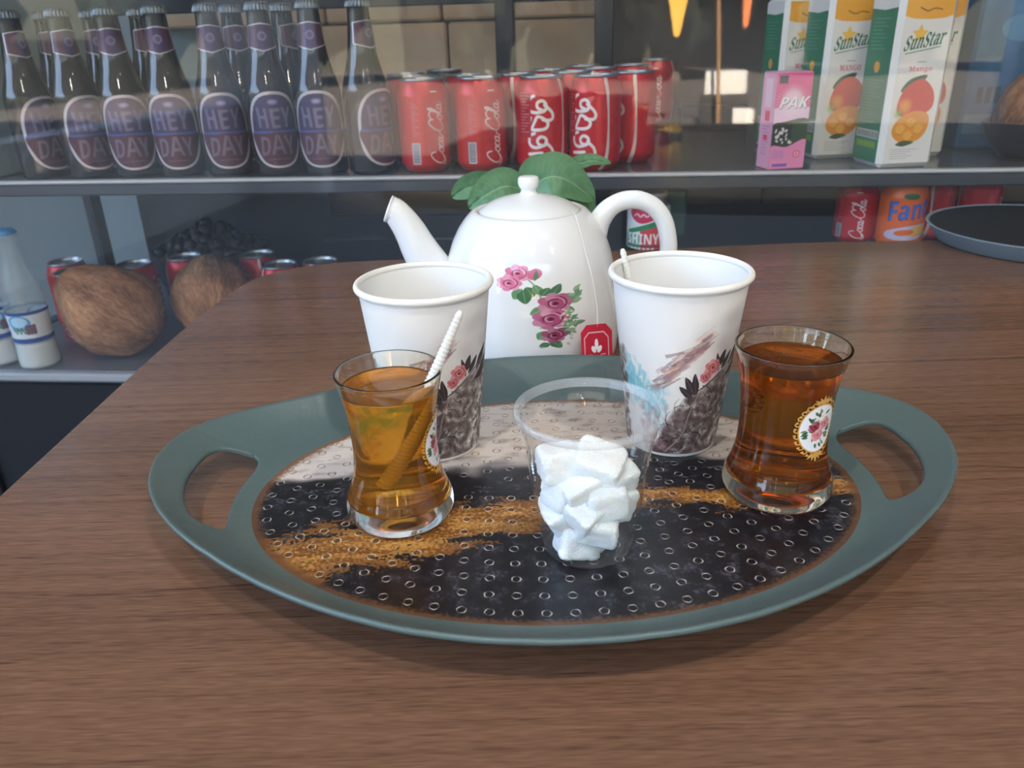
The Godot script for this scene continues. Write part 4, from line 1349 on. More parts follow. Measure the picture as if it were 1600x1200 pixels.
func cola_print() -> Image:
	var W := 2048
	var H := 1024
	var p := Paint.new(W, H, rgb(196, 22, 34))
	var white := rgb(236, 232, 230)
	# Latin script running upwards, centred on u = 0.25
	script_word(p, Vector2(0.295 * W, 0.93 * H), Vector2(0, -0.72 * H), Vector2(-0.105 * W, 0), 15, white)
	p.rect(0.215 * W, 0.10 * H, 0.045 * W, 0.016 * H, white)
	# barcode
	p.rect(0.075 * W, 0.66 * H, 0.055 * W, 0.24 * H, rgb(206, 208, 212))
	for k in 22: p.rect(0.08 * W, (0.67 + 0.01 * k) * H, 0.045 * W, 0.0035 * H + (k % 3) * 1.5, rgb(60, 40, 46))
	for k in 16: p.rect(0.085 * W + (k % 2) * 6, (0.22 + 0.024 * k) * H, (0.02 + 0.012 * ((k * 7) % 3)) * W, 4, rgb(226, 190, 190))
	# Persian script running upwards, centred on u = 0.72
	var Q := func(x: float, y: float) -> Vector2:
		return Vector2((0.72 + (x - 330.0) / 152.0 / TAU) * W, (0.02 + (y - 505.0) / 575.0 * 0.96) * H)
	for s in [[285, 596, 262, 612, 252, 650, 258, 690, 295, 702, 345, 692, 356, 655, 335, 628, 305, 640, 306, 672, 340, 690],
		[345, 655, 385, 695, 396, 730, 380, 752, 335, 748],
		[262, 735, 252, 790, 275, 812, 345, 808, 366, 775, 340, 742, 305, 728, 288, 760, 268, 806],
		[285, 836, 258, 850, 252, 895, 270, 922, 305, 928, 352, 905, 352, 872, 325, 858, 303, 878, 312, 908, 345, 915],
		[350, 895, 386, 935, 395, 975, 378, 1010],
		[250, 972, 330, 964]]:
		var q := PackedVector2Array()
		for i in range(0, s.size(), 2): q.append(Q.call(s[i], s[i + 1]))
		p.stroke(p.curve(q, 6), 36, white)
	p.ell(Q.call(228, 1022), 24, 24, white)
	# white ribbons
	for c in [0.86, 0.42]:
		var a := PackedVector2Array()
		var b := PackedVector2Array()
		for k in 25:
			var v := k / 24.0
			var x: float = c + 0.012 * sin(v * 3.6 - 0.4) - (0.03 * pow(maxf(0, v - 0.72) / 0.28, 2))
			var w: float = 0.006 + 0.009 * pow(absf(v - 0.45) * 2.0, 1.5)
			a.append(Vector2((x - w) * W, v * H))
			b.append(Vector2((x + w) * W, v * H))
		b.reverse()
		a.append_array(b)
		p.poly(a, rgb(214, 206, 206))
	p.rect(0.56 * W, 0.12 * H, 0.09 * W, 0.5 * H, rgb(178, 18, 30))
	for k in 14: p.rect(0.57 * W, (0.14 + 0.032 * k) * H, (0.04 + 0.03 * ((k * 5) % 3) / 2.0) * W, 5, rgb(230, 200, 200))
	return p.out()

func make_can(label: String, at: Vector3, turn: float, body: Mesh, lid: Mesh, bm: Material, lm: Material, h: float, group: String) -> Node3D:
	var t := thing("soda_can", label, "can", at, turn, group)
	obj("can_body", body, bm, t)
	var l := obj("can_lid", lid, lm, t)
	var tab := MB.new()
	var path := PackedVector3Array()
	for k in 17: path.append(Vector3(0.0045 + 0.0105 * cos(TAU * k / 16.0), h - 0.0026, 0.0065 * sin(TAU * k / 16.0)))
	tab.tube(path, PackedFloat32Array([0.0011]), 6, 0.7, Vector3.UP, false)
	tab.lathe(V2([0, h - 0.0040, 0.0028, h - 0.0040, 0.0028, h - 0.0024, 0, h - 0.0022]), 10)
	obj("pull_tab", tab, lm, l)
	return t

var cola_src: Node3D
func drinks() -> void:
	# ---- dark bottles
	var glassm := mat(rgb(26, 24, 26), 0.06, 0.0, 0.6)
	var prof := smooth2(V2([0, 0.0015, 0.024, 0.001, 0.0278, 0.0018, 0.0300, 0.0045, 0.0305, 0.010, 0.0305, 0.060, 0.0303, 0.098, 0.0292, 0.108, 0.0262, 0.1185, 0.0225, 0.131, 0.0190, 0.146, 0.0168, 0.160, 0.0152, 0.176, 0.0140, 0.192, 0.0137, 0.1985, 0.0142, 0.2005, 0.0136, 0.2025, 0.0128, 0.2095, 0, 0.2095]), 4)
	var cap := MB.new()
	var rows := []
	for q in [[0.0150, 0.2005, 0.07], [0.0154, 0.2012, 0.07], [0.0146, 0.2055, 0.045], [0.0137, 0.2085, 0.015], [0.0122, 0.2100, 0.0], [0.006, 0.2106, 0.0], [0.0, 0.2107, 0.0]]:
		var row := PackedVector3Array()
		for j in 127:
			var th := TAU * j / 126.0
			var r: float = q[0] * (1.0 + q[2] * cos(th * 21))
			row.append(Vector3(r * cos(th), q[1], r * sin(th)))
		rows.append(row)
	cap.grid(rows, [], true)
	var capm := mat(rgb(116, 124, 130), 0.35, 0.8)
	var lp := Paint.new(512, 768, rgb(196, 190, 196))
	lp.ell(Vector2(256, 384), 228, 356, rgb(64, 50, 86))
	lp.poly(lp.curve(PackedVector2Array([Vector2(20, 392), Vector2(256, 398), Vector2(492, 392), Vector2(470, 520), Vector2(380, 690), Vector2(256, 746), Vector2(132, 690), Vector2(42, 520)]), 5, true), rgb(82, 44, 58))
	lp.rect(20, 388, 472, 16, rgb(74, 84, 150))
	lp.text("HEY", Vector2(104, 366), Vector2(304, 0), Vector2(0, -200), rgb(112, 102, 132))
	lp.text("DAY", Vector2(104, 628), Vector2(304, 0), Vector2(0, -200), rgb(116, 98, 114))
	lp.ell(Vector2(256, 104), 34, 28, rgb(116, 110, 160))
	lp.ell(Vector2(256, 104), 18, 14, rgb(150, 146, 186))
	lp.rect(170, 672, 172, 10, rgb(104, 84, 96))
	var lm := tex_mat(lp.out(), 0.34, 0.35)
	rows = []
	var uvs := []
	for i in 9:
		var f := i / 8.0
		var row := PackedVector3Array()
		var ur := PackedVector2Array()
		for j in 65:
			var a := TAU * j / 64.0
			var ca := signf(cos(a)) * pow(absf(cos(a)), 0.82)
			var sa := signf(sin(a)) * pow(absf(sin(a)), 0.82)
			var ang := PI / 2 - deg_to_rad(68) * (1 - f) * ca
			var y := 0.0585 + 0.0475 * (1 - f) * sa
			row.append(Vector3(0.0309 * cos(ang), y, 0.0309 * sin(ang)))
			ur.append(Vector2(0.5 + 0.5 * (1 - f) * cos(a), 0.5 - 0.5 * (1 - f) * sin(a)))
		row.reverse()
		ur.reverse()
		rows.append(row)
		uvs.append(ur)
	var label := MB.new().grid(rows, uvs, true)
	var np := Paint.new(256, 256, rgb(190, 184, 190))
	np.rect(10, 12, 236, 232, rgb(80, 48, 66))
	np.rect(90, 12, 80, 232, rgb(66, 48, 88))
	np.ell(Vector2(130, 118), 34, 44, rgb(116, 104, 140))
	np.ell(Vector2(130, 118), 18, 26, rgb(84, 66, 110))
	var nm := tex_mat(np.out(), 0.34, 0.35)
	rows = []
	for i in 7:
		var row := PackedVector3Array()
		for j in 33:
			var x := (j - 16) / 16.0
			var y0 := 0.1525 + 0.006 * absf(x)
			var y1 := 0.1860 - 0.003 * absf(x)
			var y := lerpf(y0, y1, i / 6.0)
			var r := lut([0.145, 0.0192, 0.16, 0.0168, 0.176, 0.0152, 0.192, 0.0140], y) + 0.0004
			var ang := PI / 2 - deg_to_rad(78) * x
			row.append(Vector3(r * cos(ang), y, r * sin(ang)))
		row.reverse()
		rows.append(row)
	uvs = []
	for i in 7:
		var ur := PackedVector2Array()
		for j in 33: ur.append(Vector2(1.0 - j / 32.0, 1.0 - i / 6.0))
		uvs.append(ur)
	var neck := MB.new().grid(rows, uvs)
	var src: Node3D
	var spots := [
		[-0.648, 0.040, 36, "dark malt drink bottle at the far left end of the front row"],
		[-0.579, 0.040, 22, "second dark bottle from the left end in the front row"],
		[-0.513, 0.040, -4, "third dark bottle from the left end in the front row"],
		[-0.448, 0.040, -8, "fourth dark bottle from the left in front, bare wall showing beside its neck"],
		[-0.380, 0.040, 0, "fourth dark bottle from the cans in the front row"],
		[-0.3125, 0.040, 5, "third dark bottle from the cans in the front row"],
		[-0.247, 0.040, -6, "dark bottle second from the cans, its whole oval label facing out"],
		[-0.1830, 0.040, 42, "dark bottle right next to the red cans, label turned to the right"],
		[-0.645, 0.112, 20, "dark bottle behind the far left bottle of the front row"],
		[-0.576, 0.112, 0, "dark bottle in the second row behind the second bottle from the left"],
		[-0.508, 0.112, 30, "dark bottle in the second row behind the third bottle from the left"],
		[-0.378, 0.112, 15, "dark bottle in the second row behind the fourth bottle from the cans"],
		[-0.308, 0.112, 60, "dark bottle in the second row behind the third bottle from the cans"]]
	for q in spots:
		var at := cab(q[0], SHELF, q[1])
		var turn := deg_to_rad(q[2]) + atan2(-at.x, -at.z)
		if src == null:
			src = thing("beer_bottle", q[3], "bottle", at, turn, "dark bottles on the upper shelf")
			obj("bottle_glass", MB.new().lathe(prof, 48), glassm, src)
			obj("cap", cap, capm, src)
			obj("front_label", label, lm, src, "oval purple and red label with a silver border")
			obj("neck_label", neck, nm, src)
		else:
			dup(src, q[3], at, turn)
	# ---- red cans
	var cm := can_mesh(0.033, 0.116)
	var red := tex_mat(cola_print(), 0.28, 0.25)
	var alu := mat(rgb(176, 180, 184), 0.28, 0.9)
	var cans := [
		[-0.111, 0.050, 0.165, "red cola can next to the dark bottles, Latin script on its right side"],
		[-0.0355, 0.050, 0.165, "second red cola can from the bottles, Latin script and a barcode"],
		[0.0445, 0.047, 0.72, "red cola can with large Persian script, third from the bottles"],
		[0.1130, 0.047, 0.785, "red cola can with Persian script and a white ribbon, fourth from the bottles"],
		[0.1620, 0.106, 0.84, "red cola can at the right end of the group, showing a white ribbon"],
		[-0.145, 0.125, 0.45, "red cola can behind the can next to the dark bottles"],
		[-0.062, 0.128, 0.18, "red cola can behind the second can from the bottles"],
		[0.0060, 0.121, 0.45, "red cola can seen between the two middle cans of the front row"],
		[0.0800, 0.150, 0.10, "red cola can behind the gap between the two Persian script cans"],
		[0.0450, 0.225, 0.30, "red cola can in the third row behind the middle of the group"],
		[0.1180, 0.240, 0.90, "red cola can in the third row near the right end of the group"],
		[0.0950, 0.340, 0.60, "red cola can deep in the back, behind all the other grouped cans"],
		[0.1720, 0.335, 0.20, "red cola can deep in the back at the right of the group"],
		[0.2290, 0.545, 0.25, "lone dark red can far back near the dark block"]]
	for q in cans:
		var at := cab(q[0], SHELF, q[1])
		var turn: float = TAU * (0.75 - q[2]) + atan2(-at.x, -at.z)
		if cola_src == null: cola_src = make_can(q[3], at, turn, cm[0], cm[1], red, alu, 0.116, "red cola cans on the upper shelf")
		else: dup(cola_src, q[3], at, turn)
	# ---- green cans at the back, and a dark block
	var gp := Paint.new(512, 512, rgb(38, 58, 44))
	gp.rect(0, 300, 512, 110, rgb(92, 96, 40))
	gp.rect(0, 420, 512, 40, rgb(120, 110, 60))
	gp.rect(140, 120, 240, 90, rgb(70, 96, 70))
	var gm := tex_mat(gp.out(), 0.35, 0.2)
	make_can("dark green can behind the last dark bottle of the row", cab(-0.163, SHELF, 0.20), 0.4, cm[0], cm[1], gm, alu, 0.116, "dark green cans at the back of the upper shelf")
	make_can("dark green can at the back, behind the red can beside the bottles", cab(-0.125, SHELF, 0.31), 1.4, cm[0], cm[1], gm, alu, 0.116, "dark green cans at the back of the upper shelf")
	var bl := obj("dark_block", MB.new().box(Vector3(0, 0.0195, 0), Vector3(0.118, 0.039, 0.06), 0.004), mat(rgb(40, 42, 50), 0.5))
	bl.position = cab(0.325, SHELF, 0.49)
	bl.rotation.y = CYAW
	tag(bl, "low dark block at the back of the upper shelf right of the lone can", "box")
	cartons()

func mango(p: Paint, c: Vector2, s: float) -> void:
	p.leaf(c + Vector2(-110, -60) * s, c + Vector2(60, -150) * s, 70 * s, rgb(44, 78, 48))
	p.poly(p.curve(PackedVector2Array([c + Vector2(-120, 30) * s, c + Vector2(-80, -80) * s, c + Vector2(30, -130) * s, c + Vector2(120, -60) * s, c + Vector2(130, 40) * s, c + Vector2(40, 90) * s, c + Vector2(-80, 90) * s]), 6, true), rgb(206, 66, 48))
	for k in 14: p.soft(c + Vector2(-90 + k * 4, 10 + (k % 4) * 14) * s, 46 * s, Color(0.92, 0.60, 0.22, 0.35))
	p.soft(c + Vector2(-100, 70) * s, 44 * s, Color(0.5, 0.66, 0.25, 0.8))
	p.poly(p.curve(PackedVector2Array([c + Vector2(-130, 190) * s, c + Vector2(-100, 110) * s, c + Vector2(0, 60) * s, c + Vector2(110, 80) * s, c + Vector2(120, 170) * s, c + Vector2(60, 240) * s, c + Vector2(-60, 250) * s]), 6, true), rgb(226, 146, 36))
	for q in [[-70, 170], [0, 130], [60, 170], [-10, 210]]:
		p.ell(c + Vector2(q[0], q[1]) * s, 36 * s, 30 * s, rgb(238, 172, 60), 0.4)
		p.stroke(p.curve(PackedVector2Array([c + Vector2(q[0] - 30, q[1] + 24) * s, c + Vector2(q[0] + 10, q[1] + 30) * s, c + Vector2(q[0] + 36, q[1]) * s]), 4), 5 * s, rgb(200, 118, 30))
	p.leaf(c + Vector2(-90, 262) * s, c + Vector2(40, 250) * s, 34 * s, rgb(60, 84, 44))

func carton_print(word: String) -> Array:
	var p := Paint.new(512, 1536, rgb(226, 226, 222))
	p.poly(PackedVector2Array([Vector2(0, 0), Vector2(512, 0), Vector2(512, 190), Vector2(420, 214), Vector2(256, 222), Vector2(92, 214), Vector2(0, 190)]), rgb(232, 168, 48))
	p.stroke(p.curve(PackedVector2Array([Vector2(150, 120), Vector2(230, 150), Vector2(300, 130), Vector2(380, 140)]), 5), 10, rgb(110, 70, 30))
	# five pointed star
	var st := PackedVector2Array()
	for k in 10: st.append(Vector2(190, 350) + Vector2.from_angle(-PI / 2 + TAU * k / 10.0) * (92.0 if k % 2 == 0 else 46.0))
	p.poly(st, rgb(236, 190, 84))
	p.text("SunStar", Vector2(30, 500), Vector2(420, -60), Vector2(0, -130), rgb(34, 104, 72), true, true, 0.08)
	p.stroke(PackedVector2Array([Vector2(60, 520), Vector2(430, 462)]), 7, rgb(34, 104, 72))
	p.rect(205, 590, 100, 8, rgb(176, 160, 160))
	p.text(word, Vector2(130, 690), Vector2(250, 0), Vector2(0, -56), rgb(206, 96, 106), true, true)
	mango(p, Vector2(250, 950), 1.55)
	for k in 5: p.rect(60, 1400 + k * 22, 300 - (k * 53) % 120, 6, rgb(176, 176, 176))
	var g := Paint.new(384, 1536, rgb(34, 122, 92))
	g.rect(0, 0, 384, 60, rgb(226, 228, 226))
	g.poly(PackedVector2Array([Vector2(0, 0), Vector2(384, 0), Vector2(384, 110), Vector2(192, 130), Vector2(0, 110)]), rgb(226, 228, 226))
	for k in 9: g.rect(50, 200 + k * 34, 250 - (k * 71) % 110, 8, rgb(96, 162, 134))
	g.ell(Vector2(190, 640), 44, 54, rgb(232, 170, 60))
	g.leaf(Vector2(190, 590), Vector2(240, 560), 26, rgb(70, 130, 60))
	for k in 14: g.rect(40, 760 + k * 30, 290 - (k * 97) % 150, 7, rgb(84, 152, 124))
	g.rect(20, 1230, 344, 80, rgb(200, 204, 200))
	for k in 30: g.rect(30 + k * 11, 1240, 3 + (k * 7) % 5, 60, rgb(60, 66, 64))
	g.rect(40, 1340, 300, 60, rgb(120, 160, 60))
	return [p.out(), g.out()]

func carton(label: String, at: Vector3, turn: float, pr: Array) -> void:
	var t := thing("juice_carton", label, "carton", at, turn, "juice cartons on the upper shelf")
	var w := 0.070
	var h := 0.200
	var b := 0.006
	var m := MB.new()
	m.box(Vector3(0, h / 2, 0), Vector3(w, h, w), b)
	obj("carton_body", m, pr[2], t)
	var top := MB.new()
	top.grid([PackedVector3Array([Vector3(-w / 2 + b, h, w / 2 - b), Vector3(w / 2 - b, h, w / 2 - b), Vector3(w / 2 - b, h, -w / 2 + b), Vector3(-w / 2 + b, h, -w / 2 + b), Vector3(-w / 2 + b, h, w / 2 - b)]), PackedVector3Array([Vector3(-w / 2 + b, h + 0.03, 0.001), Vector3(w / 2 - b, h + 0.03, 0.001), Vector3(w / 2 - b, h + 0.03, -0.001), Vector3(-w / 2 + b, h + 0.03, -0.001), Vector3(-w / 2 + b, h + 0.03, 0.001)])], [], true)
	obj("gable_top", top, pr[2], t)
	var e := w / 2 + 0.0002
	var x := w / 2 - b
	obj("front_print", MB.new().quad(Vector3(-x, b, e), Vector3(x, b, e), Vector3(x, h - b, e), Vector3(-x, h - b, e)), pr[0], t, "white face with lettering and mangoes")
	obj("side_print", MB.new().quad(Vector3(-e, b, -x), Vector3(-e, b, x), Vector3(-e, h - b, x), Vector3(-e, h - b, -x)), pr[1], t, "green side face with small print")
	obj("side_print", MB.new().quad(Vector3(e, b, x), Vector3(e, b, -x), Vector3(e, h - b, -x), Vector3(e, h - b, x)), pr[0], t)

func cartons() -> void:
	var a := carton_print("Mango")
	var b := carton_print("MANGO")
	var white := mat(rgb(222, 224, 222), 0.4)
	var green := tex_mat(a[1], 0.35)
	var pa := [tex_mat(a[0], 0.35), green, white]
	var pb := [tex_mat(b[0], 0.35), green, white]
	var sh := pa
	carton("tall mango juice carton in front of the others, green side and white front", cab(0.487, SHELF, 0.048), 0.08, pa)
	carton("mango juice carton left of and behind the front one, beside the pink box", cab(0.431, SHELF, 0.130), 0.08, pb)
	carton("mango juice carton hidden behind the pink box, only its left edge showing", cab(0.395, SHELF, 0.215), 0.08, pb)
	carton("mango juice carton half hidden behind the right side of the front one", cab(0.535, SHELF, 0.135), 0.06, pa)
	carton("dim mango juice carton further back on the right, green side to the front", cab(0.668, SHELF, 0.28), -1.35, [pa[0], pa[1], white])
	# pink milk box
	var t := thing("milk_box", "small pink milk box at the left of the juice cartons", "box", cab(0.347, SHELF, 0.032), 0.157)
	var w := 0.046
	var d := 0.034
	var h := 0.114
	obj("box_body", MB.new().box(Vector3(0, h / 2, 0), Vector3(w, h, d), 0.001), mat(rgb(228, 160, 192), 0.4), t)
	var p := Paint.new(448, 1120, rgb(222, 92, 150))
	for k in 40: p.soft(Vector2(224, 340 + rng.randfn(0, 40)), 190, Color(0.97, 0.86, 0.92, 0.14))
	for k in 34: p.stroke(PackedVector2Array([Vector2(224, 330), Vector2(224, 330) + Vector2.from_angle(TAU * k / 34.0) * Vector2(220, 200)]), 12, Color(0.98, 0.82, 0.9, 0.45), 2)
	p.rect(0, 400, 448, 180, Color(0.93, 0.84, 0.93, 0.9))
	p.rect(30, 30, 110, 90, rgb(40, 64, 90))
	p.text("PAK", Vector2(62, 412), Vector2(350, 0), Vector2(0, -130), rgb(90, 100, 130), true, false, 0.12)
	p.text("PAK", Vector2(56, 404), Vector2(350, 0), Vector2(0, -130), rgb(240, 244, 248), true, false, 0.12)
	p.poly(p.curve(PackedVector2Array([Vector2(0, 600), Vector2(150, 560), Vector2(448, 540), Vector2(448, 820), Vector2(300, 860), Vector2(0, 850)]), 4, true), rgb(46, 72, 44))
	p.rect(0, 600, 250, 240, rgb(34, 38, 36))
	for k in 16: p.ell(Vector2(rng.randf_range(30, 260), rng.randf_range(620, 820)), rng.randf_range(10, 34), rng.randf_range(8, 22), rgb(214, 214, 210), rng.randf() * 3)
	p.poly(p.curve(PackedVector2Array([Vector2(0, 850), Vector2(200, 862), Vector2(448, 780), Vector2(448, 1120), Vector2(0, 1120)]), 4, true), rgb(232, 142, 186))
	p.ell(Vector2(340, 950), 46, 46, rgb(222, 70, 110))
	p.ell(Vector2(340, 950), 34, 34, rgb(240, 180, 205))
	p.text("6", Vector2(324, 972), Vector2(32, 0), Vector2(0, -46), rgb(222, 70, 110))
	for k in 4: p.rect(30, 900 + k * 26, 150, 8, rgb(150, 130, 200))
	p.rect(40, 1060, 190, 34, rgb(120, 90, 180))
	obj("front_print", MB.new().quad(Vector3(-w / 2, 0.001, d / 2 + 0.0002), Vector3(w / 2, 0.001, d / 2 + 0.0002), Vector3(w / 2, h - 0.001, d / 2 + 0.0002), Vector3(-w / 2, h - 0.001, d / 2 + 0.0002)), tex_mat(p.out(), 0.4), t)
	var s := Paint.new(256, 1024, rgb(236, 170, 200))
	s.rect(60, 60, 130, 300, rgb(240, 206, 222))
	s.rect(90, 400, 90, 110, rgb(226, 60, 96))
	for k in 10: s.rect(60, 560 + k * 34, 140 - (k * 37) % 60, 12, rgb(190, 150, 180))
	s.rect(90, 660, 80, 60, rgb(226, 60, 96))
	obj("side_print", MB.new().quad(Vector3(-w / 2 - 0.0002, 0.001, -d / 2), Vector3(-w / 2 - 0.0002, 0.001, d / 2), Vector3(-w / 2 - 0.0002, h - 0.001, d / 2), Vector3(-w / 2 - 0.0002, h - 0.001, -d / 2)), tex_mat(s.out(), 0.4), t)
	# blue pack and a bowl with a coconut at the right
	var bp := Paint.new(512, 1024, rgb(40, 92, 134))
	for k in 40: bp.soft(Vector2(rng.randf() * 512, rng.randf() * 700), 80, Color(0.25, 0.5, 0.7, 0.25))
	bp.ell(Vector2(300, 300), 150, 80, rgb(70, 130, 170))
	for k in 6: bp.rect(60 + k * 66, 650, 40, 100, rgb(26, 46, 78))
	bp.rect(0, 820, 512, 120, rgb(96, 124, 146))
	var k2 := thing("blue_pack", "blue drink pack standing behind the bowl at the right end of the shelf", "pack", cab(0.662, SHELF, 0.19), -0.05)
	obj("pack_body", MB.new().box(Vector3(0, 0.11, 0), Vector3(0.10, 0.22, 0.05), 0.004), mat(rgb(46, 96, 136), 0.4), k2)
	obj("pack_print", MB.new().quad(Vector3(-0.046, 0.004, 0.0252), Vector3(0.046, 0.004, 0.0252), Vector3(0.046, 0.216, 0.0252), Vector3(-0.046, 0.216, 0.0252)), tex_mat(bp.out(), 0.4), k2)
	var bw := obj("bowl", MB.new().lathe(smooth2(V2([0, 0.0005, 0.03, 0.0005, 0.036, 0.004, 0.052, 0.022, 0.060, 0.042, 0.0605, 0.044, 0.0585, 0.0435, 0.050, 0.024, 0.034, 0.008, 0, 0.006]), 3), 56), mat(rgb(34, 36, 44), 0.3))
	bw.position = cab(0.672, SHELF, 0.085)
	tag(bw, "dark round bowl holding a coconut at the right end of the shelf", "bowl")
	coconut("brown coconut resting in the dark bowl on the upper shelf", Vector3(0.672, SHELF + 0.0065, 0.085), 0.049, Vector3(0.2, 1, 0.3), 81)

func coconut(label: String, sd_at: Vector3, r: float, tip: Vector3, sd: int) -> void:
	var nz := noise(sd, 1.0, 4)
	nz.frequency = 1.2
	tip = tip.normalized()
	var sx := tip.cross(Vector3(0.31, 0.2, 0.9)).normalized()
	var sy := sx.cross(tip)
	var rows := []
	for i in 41:
		var row := PackedVector3Array()
		var ph := PI * i / 40.0
		for j in 65:
			var th := -TAU * j / 64.0
			var d := tip * -cos(ph) + (sx * cos(th) + sy * sin(th)) * sin(ph)
			var f := 1.0 + 0.09 * nz.get_noise_3dv(d * 0.8) + 0.05 * nz.get_noise_3d(th * 3.0, ph * 0.3, sd) * sin(ph)
			f += 0.26 * pow(maxf(0, -cos(ph)), 9.0) + 0.05 * absf(sin(th * 1.5)) * pow(maxf(0, -cos(ph)), 2.0)
			row.append(d * r * f)
		rows.append(row)
	var low := 0.0
	for row in rows:
		for q in row: low = minf(low, q.y)
	var o := obj("coconut", MB.new().grid(rows, [], true), coco_m())
	o.position = cab(sd_at.x, sd_at.y - low + 0.0005, sd_at.z)
	tag(o, label, "coconut", "coconuts in the fridge")

var coco_mat: StandardMaterial3D
func coco_m() -> StandardMaterial3D:
	if coco_mat: return coco_mat
	var W := 512
	var a := noise_bytes(71, 256, 24, 0.06, 4, W, W)
	var b := noise_bytes(72, 512, 64, 0.22, 3, W, W)
	var c := noise_bytes(73, 128, 128, 0.03, 3, W, W)
	var out := PackedByteArray()
	out.resize(W * W * 3)
	for i in W * W:
		var t := clampf(a[i] / 255.0 * 0.7 + b[i] / 255.0 * 0.7 + c[i] / 255.0 * 0.3 - 0.38, 0, 1)
		out[i * 3] = int(lerpf(100, 200, t))
		out[i * 3 + 1] = int(lerpf(64, 148, t))
		out[i * 3 + 2] = int(lerpf(40, 104, t))
	coco_mat = tex_mat(Image.create_from_data(W, W, false, Image.FORMAT_RGB8, out), 0.95)
	coco_mat.heightmap_enabled = true
	coco_mat.heightmap_texture = coco_mat.albedo_texture
	coco_mat.heightmap_scale = 0.25
	return coco_mat

# ------------------------------------------------------------------ lower compartment
func lower_goods() -> void:
	coconut("large brown husked coconut with a pointed top at the front of the lower deck", Vector3(-0.632, DECK, 0.088), 0.071, Vector3(-0.80, 0.62, 0.0), 82)
	coconut("brown husked coconut behind and right of the larger pointed one", Vector3(-0.505, DECK, 0.165), 0.064, Vector3(-0.2, 0.5, -0.6), 83)
	var lows := [
		[-0.730, 0.152, 0.30, "red can behind the small clear bottle in the lower compartment"],
		[-0.782, 0.215, 0.60, "grey topped red can at the far left back of the lower compartment"],
		[-0.650, 0.200, 0.45, "red can behind the left coconut, nearer the left side"],
		[-0.585, 0.245, 0.10, "red can standing back between the two coconuts"],
		[-0.462, 0.262, 0.80, "dark red can partly seen above the right coconut"],
		[-0.398, 0.195, 0.55, "red can right of the coconuts, in the back of the pair"],
		[-0.363, 0.110, 0.15, "red can right of the coconuts, nearest the table edge"],
		[-0.335, 0.215, 0.35, "red can furthest back at the right of the lower group"],
		[-0.290, 0.130, 0.70, "red can at the right end of the lower group, cut by the table edge"],
		[0.4690, 0.085, 0.30, "dark red can standing left of the orange can on the step"],
		[0.5690, 0.100, 0.50, "dark red can just right of the orange can on the step"],
		[0.6340, 0.110, 0.10, "dark red can at the far right of the step behind the round tray"]]
	for q in lows:
		var y := STEP if q[0] > 0 else DECK
		var o := dup(cola_src, q[3], cab(q[0], y, q[1]), TAU * (0.75 - q[2]))
		o.set_meta("group", "red cola cans in the lower compartment")
		if q[0] > 0: o.scale = Vector3(0.86, 0.68, 0.86)
	# orange can
	var fp := Paint.new(1024, 768, rgb(224, 102, 34))
	var X := Vector2(768, 300)
	fp.poly(fp.curve(PackedVector2Array([X + Vector2(-190, 250), X + Vector2(-60, 180), X + Vector2(120, 150), X + Vector2(190, 190), X + Vector2(120, 300), X + Vector2(-60, 340), X + Vector2(-180, 320)]), 5, true), rgb(190, 186, 214))
	fp.ell(X + Vector2(60, 230), 110, 60, rgb(226, 176, 84), -0.3)
	fp.ell(X + Vector2(-60, 250), 70, 36, rgb(224, 102, 34), -0.2)
	fp.ell(X + Vector2(-40, -170), 60, 34, rgb(36, 92, 52))
	fp.text("Fanta", X + Vector2(-185, 130), Vector2(370, -70), Vector2(0, -230), rgb(28, 44, 120))
	fp.text("Fanta", X + Vector2(-178, 118), Vector2(360, -70), Vector2(0, -210), rgb(70, 110, 200))
	var cm := can_mesh(0.0285, 0.088)
	var ft := make_can("orange soda can with blue lettering on the step at the right", cab(0.5130, STEP, 0.047), 0.12, cm[0], cm[1], tex_mat(fp.out(), 0.35, 0.1), mat(rgb(176, 180, 184), 0.28, 0.9), 0.088, "")
	# white tin with lettering, seen through the teapot handle
	var tp := Paint.new(1024, 512, rgb(222, 224, 226))
	tp.poly(tp.curve(PackedVector2Array([Vector2(670, 40), Vector2(760, 20), Vector2(880, 50), Vector2(880, 130), Vector2(770, 190), Vector2(690, 130)]), 5, true), rgb(206, 46, 82))
	tp.stroke(tp.curve(PackedVector2Array([Vector2(710, 100), Vector2(735, 76), Vector2(760, 110), Vector2(785, 78), Vector2(810, 108), Vector2(835, 76), Vector2(856, 100)]), 5), 14, rgb(236, 200, 210))
	tp.poly(PackedVector2Array([Vector2(640, 280), Vector2(940, 130), Vector2(980, 190), Vector2(640, 330)]), rgb(40, 130, 84))
	tp.poly(PackedVector2Array([Vector2(760, 280), Vector2(980, 190), Vector2(980, 512), Vector2(760, 512)]), rgb(206, 60, 70))
	tp.rect(600, 320, 170, 190, rgb(116, 160, 140))
	tp.text("SHINY", Vector2(640, 440), Vector2(270, 0), Vector2(0, -130), rgb(236, 236, 236))
	tp.rect(620, 456, 330, 16, rgb(60, 50, 56))
	for k in 6: tp.rect(680 + k * 34, 482, 22, 24, rgb(220, 220, 220))
	var tn := thing("labelled_tin", "small white, red and green tin seen through the teapot handle", "tin", cab(0.1870, STEP, 0.055), -0.5)
	obj("tin_body", MB.new().lathe(V2([0, 0.0005, 0.027, 0.0005, 0.0285, 0.002, 0.0285, 0.055, 0.027, 0.0575, 0, 0.0575]), 48), tex_mat(tp.out(), 0.4), tn)
	obj("lid", MB.new().lathe(V2([0.0, 0.0575, 0.0165, 0.0575, 0.0165, 0.073, 0.015, 0.0755, 0, 0.0755]), 32, Vector3(0.008, 0, 0)), mat(rgb(176, 172, 176), 0.3, 0.7), tn)
